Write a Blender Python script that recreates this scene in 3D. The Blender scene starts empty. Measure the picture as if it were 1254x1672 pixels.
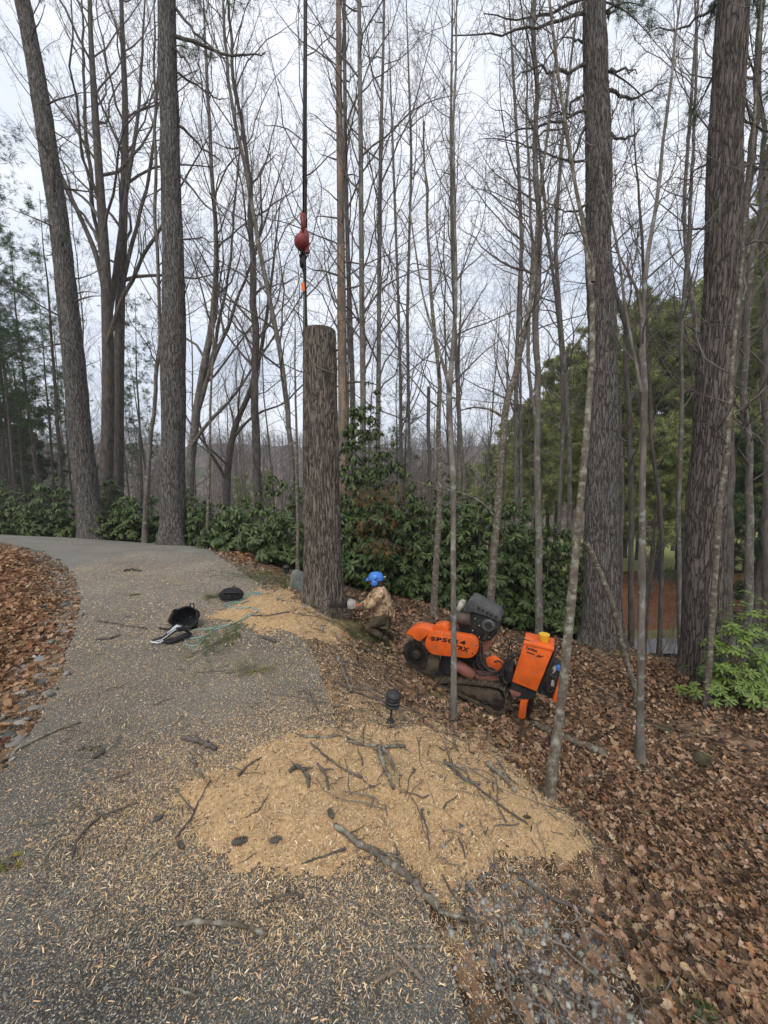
import bpy, bmesh, math, random
import numpy as np
from mathutils import Vector, Matrix, noise as mnoise

rng = np.random.default_rng(7)
random.seed(7)
SC = bpy.context.scene
COL = SC.collection
R = math.radians

# ------------------------------------------------------------------ camera
F = 628.0; PITCH = R(6.0); EYE = 2.0
cam_d = bpy.data.cameras.new('camera')
cam = bpy.data.objects.new('camera', cam_d); COL.objects.link(cam)
cam.location = (0, 0, EYE); cam.rotation_euler = (R(90) - PITCH, 0, 0)
cam_d.sensor_fit = 'VERTICAL'; cam_d.sensor_height = 36; cam_d.lens = 36 * F / 1672
cam_d.clip_start = 0.05; cam_d.clip_end = 2000
SC.camera = cam

# ------------------------------------------------------------------ sky and light (overcast)
SUN_EL, SUN_ROT = R(52), R(200)
world = bpy.data.worlds.new('World'); SC.world = world; world.use_nodes = True
nt = world.node_tree; nt.nodes.clear()
def N(t, ty, **kw):
    n = t.nodes.new(ty)
    for k, v in kw.items():
        if k in n.inputs.keys(): n.inputs[k].default_value = v
        else: setattr(n, k, v)
    return n
wo = N(nt, 'ShaderNodeOutputWorld'); bg = N(nt, 'ShaderNodeBackground', Strength=0.1)
sky = N(nt, 'ShaderNodeTexSky', sky_type='NISHITA', sun_disc=False, sun_elevation=SUN_EL, sun_rotation=SUN_ROT)
tc = N(nt, 'ShaderNodeTexCoord')
mp = N(nt, 'ShaderNodeMapping'); mp.inputs['Scale'].default_value = (1.2, 1.2, 4.5)
nz = N(nt, 'ShaderNodeTexNoise', Scale=1.7, Detail=6.0, Roughness=0.55)
cr = N(nt, 'ShaderNodeValToRGB')
cr.color_ramp.elements[0].position = 0.34; cr.color_ramp.elements[0].color = (6.0, 6.6, 7.8, 1)
cr.color_ramp.elements[1].position = 0.66; cr.color_ramp.elements[1].color = (8.8, 9.1, 9.7, 1)
mx = N(nt, 'ShaderNodeMixRGB'); mx.inputs['Fac'].default_value = 0.94
nt.links.new(tc.outputs['Generated'], mp.inputs[0]); nt.links.new(mp.outputs[0], nz.inputs['Vector'])
nt.links.new(nz.outputs['Fac'], cr.inputs[0])
nt.links.new(sky.outputs[0], mx.inputs[1]); nt.links.new(cr.outputs[0], mx.inputs[2])
nt.links.new(mx.outputs[0], bg.inputs['Color']); nt.links.new(bg.outputs[0], wo.inputs[0])
sun_d = bpy.data.lights.new('sun', 'SUN'); sun_d.energy = 1.5; sun_d.angle = R(35); sun_d.color = (1, .93, .82)
sun = bpy.data.objects.new('sun', sun_d); COL.objects.link(sun)
sun.rotation_euler = (R(90) - SUN_EL, 0, R(180) - SUN_ROT + R(0))
SC.view_settings.view_transform = 'Standard'; SC.view_settings.look = 'None'
SC.view_settings.exposure = 0.4; SC.view_settings.gamma = 1
SC.view_settings.use_curve_mapping = False
SC.cycles.max_bounces = 7; SC.cycles.diffuse_bounces = 4; SC.cycles.transmission_bounces = 4; SC.cycles.transparent_max_bounces = 4

# ------------------------------------------------------------------ helpers
ORG = {}
def thing(name, loc, label, cat, group=None, rz=0, rot=None):
    o = bpy.data.objects.new(name, None); COL.objects.link(o)
    o.location = loc; o.rotation_euler = rot if rot else (0, 0, rz); o.empty_display_size = .2
    o['label'] = label; o['category'] = cat
    if group: o['group'] = group
    ORG[o.name] = np.array(loc, float)
    return o
def tag(o, label=None, cat=None, group=None, kind=None):
    if label: o['label'] = label
    if cat: o['category'] = cat
    if group: o['group'] = group
    if kind: o['kind'] = kind
    return o
def make_mesh(name, V, Fc, mat, smooth=True, cols=None):
    V = np.asarray(V, np.float32)
    me = bpy.data.meshes.new(name)
    if isinstance(Fc, np.ndarray):
        n, k = Fc.shape
        me.vertices.add(len(V)); me.vertices.foreach_set('co', V.ravel())
        me.loops.add(n * k); me.loops.foreach_set('vertex_index', Fc.astype(np.int32).ravel())
        me.polygons.add(n); me.polygons.foreach_set('loop_start', np.arange(0, n * k, k, dtype=np.int32))
        try: me.polygons.foreach_set('loop_total', np.full(n, k, np.int32))
        except Exception: pass
        me.update(calc_edges=True)
    else:
        me.from_pydata([tuple(map(float, v)) for v in V], [], [tuple(map(int, f)) for f in Fc]); me.update()
    if smooth: me.polygons.foreach_set('use_smooth', np.ones(len(me.polygons), bool))
    if cols is not None:
        at = me.color_attributes.new('Col', 'FLOAT_COLOR', 'POINT')
        c = np.ones((len(V), 4), np.float32); c[:, :3] = cols
        at.data.foreach_set('color', c.ravel())
    if mat: me.materials.append(mat)
    return me
def obj(name, V, Fc, mat, parent=None, smooth=True, cols=None, world_coords=True, origin=None):
    """one mesh object; world_coords: V is in world space and is moved to the origin of its thing"""
    V = np.asarray(V, float)
    if parent is not None and world_coords: V = V - ORG[parent.name]
    if parent is None and origin is not None: V = V - np.asarray(origin, float)
    o = bpy.data.objects.new(name, make_mesh(name, V, Fc, mat, smooth, cols)); COL.objects.link(o)
    if parent is not None:
        o.parent = parent; ORG[o.name] = ORG[parent.name]
    elif origin is not None:
        o.location = origin; ORG[o.name] = np.asarray(origin, float)
    else: ORG[o.name] = np.zeros(3)
    return o
def inst(name, me, loc, rot=(0, 0, 0), sc=1, parent=None):
    o = bpy.data.objects.new(name, me); COL.objects.link(o)
    o.location = loc; o.rotation_euler = rot; o.scale = (sc, sc, sc) if np.isscalar(sc) else sc
    if parent is not None: o.parent = parent
    return o
class MB:
    def __init__(s): s.V = []; s.F = []; s.n = 0
    def add(s, V, Fc):
        V = np.asarray(V, float); s.V.append(V); s.F += [tuple(int(i) + s.n for i in f) for f in Fc]; s.n += len(V); return s
    def box(s, c, d, M=None):
        x, y, z = np.array(d) / 2
        V = np.array([(-x,-y,-z),(x,-y,-z),(x,y,-z),(-x,y,-z),(-x,-y,z),(x,-y,z),(x,y,z),(-x,y,z)])
        if M is not None: V = V @ np.asarray(M).T
        return s.add(V + np.array(c), [(0,3,2,1),(4,5,6,7),(0,1,5,4),(1,2,6,5),(2,3,7,6),(3,0,4,7)])
    def tube(s, pts, r, sides=10, cap=True):
        pts = np.asarray(pts, float); k = len(pts); r = np.broadcast_to(np.asarray(r, float), (k,))
        V, Fq = tubes(pts[None], r[None], sides)
        s.add(V, Fq)
        if cap:
            b = s.n - k * sides
            s.F.append(tuple(b + i for i in range(sides))[::-1]); s.F.append(tuple(b + (k - 1) * sides + i for i in range(sides)))
        return s
    def lathe(s, prof, c=(0,0,0), axis='z', sides=20):
        prof = np.asarray(prof, float); a = np.arange(sides) * 2 * np.pi / sides
        V = np.stack([prof[:, None, 0] * np.cos(a), prof[:, None, 0] * np.sin(a), np.broadcast_to(prof[:, None, 1], (len(prof), sides))], -1).reshape(-1, 3)
        if axis == 'y': V = V[:, [0, 2, 1]] * [1, 1, -1]
        if axis == 'x': V = V[:, [2, 1, 0]] * [1, 1, -1]
        Fc = []
        for i in range(len(prof) - 1):
            for j in range(sides):
                Fc.append((i*sides+j, i*sides+(j+1)%sides, (i+1)*sides+(j+1)%sides, (i+1)*sides+j))
        Fc.append(tuple(range(sides))[::-1]); Fc.append(tuple((len(prof)-1)*sides + j for j in range(sides)))
        return s.add(V + np.array(c), Fc)
    def prism(s, outline, y0, y1):
        """outline in (x, z), extruded along y"""
        o = np.asarray(outline, float); n = len(o)
        V = np.concatenate([np.c_[o[:, 0], np.full(n, y0), o[:, 1]], np.c_[o[:, 0], np.full(n, y1), o[:, 1]]])
        Fc = [tuple(range(n)), tuple(range(n, 2*n))[::-1]] + [(i, i+n, (i+1)%n+n, (i+1)%n) for i in range(n)]
        return s.add(V, Fc)
    def build(s, name, mat, parent=None, smooth=False, bevel=0, origin=None, world_coords=False, sub=0):
        V = np.concatenate(s.V)
        o = obj(name, V, s.F, mat, parent, smooth, world_coords=world_coords, origin=origin)
        if bevel or sub:
            bm = bmesh.new(); bm.from_mesh(o.data)
            bmesh.ops.recalc_face_normals(bm, faces=bm.faces)
            if bevel:
                es = [e for e in bm.edges if len(e.link_faces) == 2 and e.calc_face_angle(0) > .6]
                bmesh.ops.bevel(bm, geom=es, offset=bevel, segments=2, affect='EDGES', profile=.5, clamp_overlap=True)
            bm.to_mesh(o.data); bm.free()
            for p in o.data.polygons: p.use_smooth = True
            try: o.data.set_sharp_from_angle(angle=R(40))
            except Exception: pass
        return o
def tubes(P, Rr, sides=3):
    """P (N,k,3), Rr (N,k) -> verts, quads"""
    Nn, k, _ = P.shape
    T = np.gradient(P, axis=1) if k > 2 else np.repeat(P[:, 1:] - P[:, :1], 2, 1)
    T /= np.linalg.norm(T, axis=2, keepdims=True) + 1e-9
    ax = T.mean(1); ref = np.where(np.abs(ax[:, 2:3]) > .8, [[1., 0, 0]], [[0, 0, 1.]])[:, None, :]
    A = np.cross(T, ref); A /= np.linalg.norm(A, axis=2, keepdims=True) + 1e-9
    B = np.cross(T, A)
    a = np.arange(sides) * 2 * np.pi / sides
    V = P[:, :, None, :] + Rr[:, :, None, None] * (A[:, :, None, :] * np.cos(a)[None, None, :, None] + B[:, :, None, :] * np.sin(a)[None, None, :, None])
    V = V.reshape(-1, 3)
    i = np.arange(k - 1)[:, None] * sides; j = np.arange(sides)[None, :]; j2 = (j + 1) % sides
    q = np.stack([i + j, i + j2, i + sides + j2, i + sides + j], -1).reshape(-1, 4)
    Fq = (q[None] + (np.arange(Nn) * k * sides)[:, None, None]).reshape(-1, 4)
    return V, Fq
def join(parts):
    Vs, Fs, n = [], [], 0
    for V, Fq in parts:
        Vs.append(V); Fs.append(Fq + n); n += len(V)
    return np.concatenate(Vs), np.concatenate(Fs)

def ray(px, py):
    d = np.array([px - 627.0, F * math.cos(PITCH) + (836 - py) * math.sin(PITCH), -F * math.sin(PITCH) + (836 - py) * math.cos(PITCH)])
    return d / d[1]
def at(px, py, Y):
    d = ray(px, py); return np.array([d[0] * Y, Y, EYE + d[2] * Y])
def pix(P):
    P = np.asarray(P, float); d = P - [0, 0, EYE]
    ax = d[..., 1] * math.cos(PITCH) - d[..., 2] * math.sin(PITCH)
    up = d[..., 1] * math.sin(PITCH) + d[..., 2] * math.cos(PITCH)
    return 627 + F * d[..., 0] / ax, 836 - F * up / ax, ax
def wpx(w, P):
    return w * pix(P)[2] / F

# ------------------------------------------------------------------ terrain height
CP = []
def cz(px, py, z):       # the ground seen at this pixel lies at height z
    d = ray(px, py); Y = (z - EYE) / d[2]; CP.append((d[0] * Y, Y, z))
def cy(px, py, Y):
    CP.append(tuple(at(px, py, Y)))
for q in [(-4,-4,0),(0,-4,0),(4,-4,-.6),(9,-4,-1.5),(-9,-4,.8),(-1.5,0,0),(0.5,0,0),(3,0,-.6),(7,0,-1.4),(-6,0,.5),(-12,1,1.0),
          (-1,2,0),(-2,3,0),(-1.2,4.2,0),(-3,5,0),(-2.5,7,0),(-4.5,8,0),(-7,10,0),(-10,11.5,0),(-15,13,0),(-22,14,0),
          (-5.5,5,.12),(-8,6.5,.3),(-12,7,.5),(-4.5,3,.12),(-20,5,1.5),
          (-13,17,-1.5),(-6,15,-1.2),(-22,19,-1.8),(-2,13,-1.6),(1,12,-2.3),(4,13,-4.2),(-15,26,-4),(-4,22,-4),(3,22,-6),(-30,35,-5),(-5,40,-8),(15,12,-5.2),(20,8,-4),(10,6,-2.2),(14,2,-2.4),(30,10,-5)]:
    CP.append(q)
cz(780,1672,0); cz(700,1480,0); cz(545,1190,0); cz(530,1100,0); cz(480,1010,0); cz(390,925,0); cz(300,893,0)
cz(1000,1672,-.15); cz(1254,1672,-.45); cz(850,1500,-.12); cz(960,1420,-.35); cz(1100,1500,-.5); cz(1254,1500,-.8)
cz(893,1320,-.45); cz(1045,1240,-.9); cz(1100,1340,-.9); cz(1254,1300,-1.3); cz(740,1180,-.55); cz(636,1180,-.12); cz(700,1260,-.1)
cz(790,1300,-.2); cz(600,1120,-.2)
cy(528,990,6.1); cy(500,985,6.4); cy(600,1040,5.9); cy(640,1050,5.9); cy(688,1098,5.2); cy(760,1130,5.1); cy(830,1168,4.9)
cy(640,1100,4.75)
cy(880,1150,5.0); cy(983,1052,8.0); cy(1155,1107,6.5); cy(1155,1150,5.4); cy(1254,1175,5.0); cy(710,1003,7.6); cy(880,1045,7.6)
cy(650,985,8.0); cy(480,945,8.0); cy(560,975,7.2); cy(380,905,9.5); cy(940,1100,6.4); cy(1060,1068,8.4); cy(1120,1090,7.8); cy(1040,1140,5.9)
for x in (6, 9, 12, 16): CP.append((x, 10.6, -3.9)); 
for px in (900,1000,1075,1254): cy(px,1068,13.2); cy(px,1048,15.0); cy(px,1036,16.0); cy(px,955,21)
for px in (1000,1254): cy(px,925,28); cy(px,905,45)
for q in [(0,60,-9),(-40,70,-8),(40,70,-8),(-90,90,-5),(90,90,-4),(0,100,-7),(-60,140,2),(0,150,2),(60,140,4),(-140,150,8),(140,150,10),
          (0,230,16),(-120,230,17),(120,230,19),(-230,200,16),(230,200,20),(0,330,17),(-300,300,17),(300,300,20),(-60,20,0),(60,25,-6),(-60,-30,2),(60,-30,-8),(0,-60,-1)]:
    CP.append(q)
CP = np.array(CP, float)
def _phi(a, b):
    d2 = ((a[:, None, :2] - b[None, :, :2]) ** 2).sum(-1); return np.sqrt(d2 + .16)
_n = len(CP)
_A = np.zeros((_n + 3, _n + 3)); _A[:_n, :_n] = _phi(CP, CP) - np.eye(_n) * .05
_A[:_n, _n] = 1; _A[:_n, _n+1:] = CP[:, :2]; _A[_n:, :_n] = _A[:_n, _n:].T
_w = np.linalg.solve(_A, np.r_[CP[:, 2], 0, 0, 0])
def H(x, y):
    x = np.atleast_1d(np.asarray(x, float)); y = np.atleast_1d(np.asarray(y, float)); sh = x.shape
    q = np.c_[x.ravel(), y.ravel()]; out = np.empty(len(q))
    for i in range(0, len(q), 20000):
        s = q[i:i+20000]; out[i:i+20000] = _phi(s, CP) @ _w[:_n] + _w[_n] + s @ _w[_n+1:]
    return out.reshape(sh)
def h1(x, y): return float(H(x, y)[0])
def hit(px, py, lift=0.0):
    d = ray(px, py)
    Y = np.geomspace(.4, 400, 900); z = EYE + d[2] * Y - H(d[0] * Y, Y) - lift
    k = np.argmax(z < 0)
    if z[k] >= 0: return at(px, py, 30)
    y0, y1 = Y[k-1], Y[k]
    for _ in range(18):
        m = (y0 + y1) / 2
        if EYE + d[2] * m - h1(d[0] * m, m) - lift < 0: y1 = m
        else: y0 = m
    return np.array([d[0] * y1, y1, EYE + d[2] * y1])
def inpoly(x, y, poly):
    c = np.zeros(x.shape, bool); n = len(poly)
    for i in range(n):
        x0, y0 = poly[i][:2]; x1, y1 = poly[(i+1) % n][:2]
        if y0 == y1: continue
        c ^= ((y0 > y) != (y1 > y)) & (x < (x1 - x0) * (y - y0) / (y1 - y0) + x0)
    return c
def sdist(x, y, poly):
    d = np.full(x.shape, 1e9); n = len(poly)
    for i in range(n):
        a = np.array(poly[i][:2]); b = np.array(poly[(i+1) % n][:2]); ab = b - a
        t = np.clip(((x - a[0]) * ab[0] + (y - a[1]) * ab[1]) / (ab @ ab + 1e-12), 0, 1)
        d = np.minimum(d, np.hypot(x - a[0] - t * ab[0], y - a[1] - t * ab[1]))
    return np.where(inpoly(x, y, poly), d, -d)
_g = np.random.default_rng(3).random((64, 64))
def vnoise(x, y, s=1.0):
    x = np.asarray(x) * s; y = np.asarray(y) * s
    xi = np.floor(x).astype(int); yi = np.floor(y).astype(int); fx = x - xi; fy = y - yi
    fx = fx*fx*(3-2*fx); fy = fy*fy*(3-2*fy)
    g = lambda a, b: _g[a % 64, b % 64]
    return (g(xi,yi)*(1-fx)+g(xi+1,yi)*fx)*(1-fy)+(g(xi,yi+1)*(1-fx)+g(xi+1,yi+1)*fx)*fy
def fbm(x, y, s=1.0, o=4):
    return sum(vnoise(x + 7*i, y - 3*i, s * 2**i) * .5**i for i in range(o)) / sum(.5**i for i in range(o))

# ------------------------------------------------------------------ materials
def lin(c): return tuple(c) + (1,)
def material(name, base, rough=.8, var=None, scale=8.0, stretch=None, bump=0.0, bscale=None, detail=6, vcol=False, metal=0, spec=.3,
             spots=None, spot_scale=20, spot_lo=.55, spot_hi=.65, coat=0, trans=0, wave=None, lo=.35, hi=.65):
    m = bpy.data.materials.new(name); m.use_nodes = True; t = m.node_tree; b = t.nodes['Principled BSDF']
    b.inputs['Roughness'].default_value = rough; b.inputs['Metallic'].default_value = metal
    b.inputs['Specular IOR Level'].default_value = spec
    if coat: b.inputs['Coat Weight'].default_value = coat; b.inputs['Coat Roughness'].default_value = .25
    tc = N(t, 'ShaderNodeTexCoord'); mp = N(t, 'ShaderNodeMapping')
    if stretch: mp.inputs['Scale'].default_value = stretch
    t.links.new(tc.outputs['Object'], mp.inputs[0])
    nz = N(t, 'ShaderNodeTexNoise', Scale=scale, Detail=float(detail), Roughness=.62); t.links.new(mp.outputs[0], nz.inputs['Vector'])
    col = None
    if vcol:
        va = N(t, 'ShaderNodeAttribute', attribute_name='Col'); col = va.outputs['Color']
        if var:
            mm = N(t, 'ShaderNodeMixRGB', blend_type='MULTIPLY'); mm.inputs[0].default_value = 1
            r = N(t, 'ShaderNodeValToRGB'); r.color_ramp.elements[0].color = lin(var); r.color_ramp.elements[1].color = (1,1,1,1)
            r.color_ramp.elements[0].position = lo; r.color_ramp.elements[1].position = hi
            t.links.new(nz.outputs['Fac'], r.inputs[0]); t.links.new(col, mm.inputs[1]); t.links.new(r.outputs[0], mm.inputs[2]); col = mm.outputs[0]
    elif var:
        r = N(t, 'ShaderNodeValToRGB'); r.color_ramp.elements[0].position = lo; r.color_ramp.elements[1].position = hi
        r.color_ramp.elements[0].color = lin(var); r.color_ramp.elements[1].color = lin(base)
        t.links.new(nz.outputs['Fac'], r.inputs[0]); col = r.outputs[0]
    else: b.inputs['Base Color'].default_value = lin(base)
    if spots:
        n2 = N(t, 'ShaderNodeTexNoise', Scale=float(spot_scale), Detail=4.0, Roughness=.6); t.links.new(tc.outputs['Object'], n2.inputs['Vector'])
        r2 = N(t, 'ShaderNodeMapRange'); r2.inputs[1].default_value = spot_lo; r2.inputs[2].default_value = spot_hi
        t.links.new(n2.outputs['Fac'], r2.inputs[0])
        m2 = N(t, 'ShaderNodeMixRGB'); m2.inputs[2].default_value = lin(spots)
        if col is not None: t.links.new(col, m2.inputs[1])
        else: m2.inputs[1].default_value = lin(base)
        t.links.new(r2.outputs[0], m2.inputs[0]); col = m2.outputs[0]
    if col is not None: t.links.new(col, b.inputs['Base Color'])
    if bump:
        nb = nz
        if bscale:
            nb = N(t, 'ShaderNodeTexNoise', Scale=float(bscale), Detail=5.0, Roughness=.65); t.links.new(mp.outputs[0], nb.inputs['Vector'])
        bp = N(t, 'ShaderNodeBump', Strength=1.0, Distance=bump); t.links.new(nb.outputs['Fac'], bp.inputs['Height'])
        t.links.new(bp.outputs[0], b.inputs['Normal'])
    if trans:
        tr = N(t, 'ShaderNodeBsdfTranslucent'); ad = N(t, 'ShaderNodeMixShader'); ad.inputs[0].default_value = trans
        if col is not None: t.links.new(col, tr.inputs[0])
        else: tr.inputs[0].default_value = lin(base)
        t.links.new(b.outputs[0], ad.inputs[1]); t.links.new(tr.outputs[0], ad.inputs[2]); t.links.new(ad.outputs[0], t.nodes['Material Output'].inputs[0])
    return m

def bark_material(name, ridge, furrow, sc=14, flat=.16, lichen=None, lsc=5, llo=.56, lhi=.72, dist=.02):
    """vertical plates: distorted voronoi stretched along the trunk"""
    m = bpy.data.materials.new(name); m.use_nodes = True; t = m.node_tree; b = t.nodes['Principled BSDF']
    b.inputs['Roughness'].default_value = .95; b.inputs['Specular IOR Level'].default_value = .12
    tc = N(t, 'ShaderNodeTexCoord'); mp = N(t, 'ShaderNodeMapping'); mp.inputs['Scale'].default_value = (1, 1, flat)
    t.links.new(tc.outputs['Object'], mp.inputs[0])
    n0 = N(t, 'ShaderNodeTexNoise', Scale=float(sc)*.6, Detail=3.0); t.links.new(mp.outputs[0], n0.inputs['Vector'])
    mixv = N(t, 'ShaderNodeMixRGB'); mixv.inputs[0].default_value = .12
    t.links.new(mp.outputs[0], mixv.inputs[1]); t.links.new(n0.outputs['Color'], mixv.inputs[2])
    vo = N(t, 'ShaderNodeTexVoronoi', feature='DISTANCE_TO_EDGE', Scale=float(sc)); t.links.new(mixv.outputs[0], vo.inputs['Vector'])
    mr = N(t, 'ShaderNodeMapRange'); mr.inputs[1].default_value = 0; mr.inputs[2].default_value = .16
    t.links.new(vo.outputs['Distance'], mr.inputs[0])
    n1 = N(t, 'ShaderNodeTexNoise', Scale=float(sc)*2.5, Detail=8.0, Roughness=.7); t.links.new(mp.outputs[0], n1.inputs['Vector'])
    mul = N(t, 'ShaderNodeMath', operation='MULTIPLY'); t.links.new(mr.outputs[0], mul.inputs[0]); t.links.new(n1.outputs['Fac'], mul.inputs[1])
    r = N(t, 'ShaderNodeValToRGB'); r.color_ramp.elements[0].position = .05; r.color_ramp.elements[1].position = .62
    r.color_ramp.elements[0].color = lin(furrow); r.color_ramp.elements[1].color = lin(ridge)
    t.links.new(mul.outputs[0], r.inputs[0]); col = r.outputs[0]
    if lichen:
        n2 = N(t, 'ShaderNodeTexNoise', Scale=float(lsc), Detail=6.0, Roughness=.7); t.links.new(tc.outputs['Object'], n2.inputs['Vector'])
        m2r = N(t, 'ShaderNodeMapRange'); m2r.inputs[1].default_value = llo; m2r.inputs[2].default_value = lhi
        t.links.new(n2.outputs['Fac'], m2r.inputs[0])
        m2 = N(t, 'ShaderNodeMixRGB'); m2.inputs[2].default_value = lin(lichen); t.links.new(col, m2.inputs[1]); t.links.new(m2r.outputs[0], m2.inputs[0]); col = m2.outputs[0]
    t.links.new(col, b.inputs['Base Color'])
    bp = N(t, 'ShaderNodeBump', Strength=1.0, Distance=dist); t.links.new(mul.outputs[0], bp.inputs['Height']); t.links.new(bp.outputs[0], b.inputs['Normal'])
    return m

def ground_material():
    """leaf litter: overlapping cells, each with its own dry leaf colour"""
    m = bpy.data.materials.new('leaf_litter_soil'); m.use_nodes = True; t = m.node_tree; b = t.nodes['Principled BSDF']
    b.inputs['Roughness'].default_value = .9; b.inputs['Specular IOR Level'].default_value = .15
    tc = N(t, 'ShaderNodeTexCoord')
    n0 = N(t, 'ShaderNodeTexNoise', Scale=9.0, Detail=3.0); t.links.new(tc.outputs['Object'], n0.inputs['Vector'])
    mv = N(t, 'ShaderNodeMixRGB'); mv.inputs[0].default_value = .06; t.links.new(tc.outputs['Object'], mv.inputs[1]); t.links.new(n0.outputs['Color'], mv.inputs[2])
    vo = N(t, 'ShaderNodeTexVoronoi', Scale=16.0); t.links.new(mv.outputs[0], vo.inputs['Vector'])
    sp = N(t, 'ShaderNodeSeparateColor'); t.links.new(vo.outputs['Color'], sp.inputs[0])
    r = N(t, 'ShaderNodeValToRGB'); e = r.color_ramp.elements
    e[0].color = (.03,.02,.013,1); e[0].position = 0; e[1].color = (.33,.22,.14,1); e[1].position = 1
    for p, c in ((.3,(.075,.047,.03,1)),(.6,(.16,.095,.056,1)),(.85,(.23,.145,.088,1))):
        q = e.new(p); q.color = c
    t.links.new(sp.outputs[0], r.inputs[0]); 
    n3 = N(t, 'ShaderNodeTexNoise', Scale=.9, Detail=4.0); t.links.new(tc.outputs['Object'], n3.inputs['Vector'])
    mr = N(t, 'ShaderNodeMapRange'); mr.inputs[1].default_value=.45; mr.inputs[2].default_value=.7; mr.inputs[4].default_value=.55
    t.links.new(n3.outputs['Fac'], mr.inputs[0])
    m2 = N(t, 'ShaderNodeMixRGB'); m2.inputs[2].default_value = (.045,.03,.018,1); t.links.new(r.outputs[0], m2.inputs[1]); t.links.new(mr.outputs[0], m2.inputs[0])
    t.links.new(m2.outputs[0], b.inputs['Base Color'])
    bp = N(t, 'ShaderNodeBump', Strength=1.0, Distance=.03); t.links.new(sp.outputs[1], bp.inputs['Height']); t.links.new(bp.outputs[0], b.inputs['Normal'])
    return m

def asphalt_material():
    m = bpy.data.materials.new('worn_asphalt'); m.use_nodes = True; t = m.node_tree; b = t.nodes['Principled BSDF']
    b.inputs['Roughness'].default_value = .85; b.inputs['Specular IOR Level'].default_value = .25
    tc = N(t, 'ShaderNodeTexCoord')
    vo = N(t, 'ShaderNodeTexVoronoi', Scale=210.0); t.links.new(tc.outputs['Object'], vo.inputs['Vector'])
    sp = N(t, 'ShaderNodeSeparateColor'); t.links.new(vo.outputs['Color'], sp.inputs[0])
    r = N(t, 'ShaderNodeValToRGB'); e = r.color_ramp.elements
    e[0].color = (.024,.023,.02,1); e[1].color = (.40,.36,.3,1); e[0].position = 0; e[1].position = 1
    q = e.new(.55); q.color = (.056,.052,.044,1); q = e.new(.88); q.color = (.12,.115,.105,1)
    t.links.new(sp.outputs[0], r.inputs[0])
    n1 = N(t, 'ShaderNodeTexNoise', Scale=1.1, Detail=6.0, Roughness=.6); t.links.new(tc.outputs['Object'], n1.inputs['Vector'])
    mr = N(t, 'ShaderNodeMapRange'); mr.inputs[1].default_value=.42; mr.inputs[2].default_value=.75; mr.inputs[4].default_value=.4
    t.links.new(n1.outputs['Fac'], mr.inputs[0])
    # dust lies thicker up the drive than at the near end
    sx = N(t, 'ShaderNodeSeparateXYZ'); t.links.new(tc.outputs['Object'], sx.inputs[0])
    m3 = N(t, 'ShaderNodeMapRange'); m3.inputs[1].default_value=1.2; m3.inputs[2].default_value=7; m3.inputs[3].default_value=.0; m3.inputs[4].default_value=.65
    t.links.new(sx.outputs[1], m3.inputs[0])
    ad = N(t, 'ShaderNodeMath', operation='ADD', use_clamp=True); t.links.new(mr.outputs[0], ad.inputs[0]); t.links.new(m3.outputs[0], ad.inputs[1])
    m2 = N(t, 'ShaderNodeMixRGB'); m2.inputs[2].default_value = (.27,.25,.215,1); t.links.new(r.outputs[0], m2.inputs[1])
    t.links.new(ad.outputs[0], m2.inputs[0])
    # grit stays visible through the dust
    m4 = N(t, 'ShaderNodeMixRGB', blend_type='OVERLAY'); m4.inputs[0].default_value = .4; t.links.new(m2.outputs[0], m4.inputs[1]); t.links.new(sp.outputs[1], m4.inputs[2])
    t.links.new(m4.outputs[0], b.inputs['Base Color'])
    bp = N(t, 'ShaderNodeBump', Strength=.8, Distance=.006); t.links.new(sp.outputs[1], bp.inputs['Height']); t.links.new(bp.outputs[0], b.inputs['Normal'])
    return m

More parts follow.
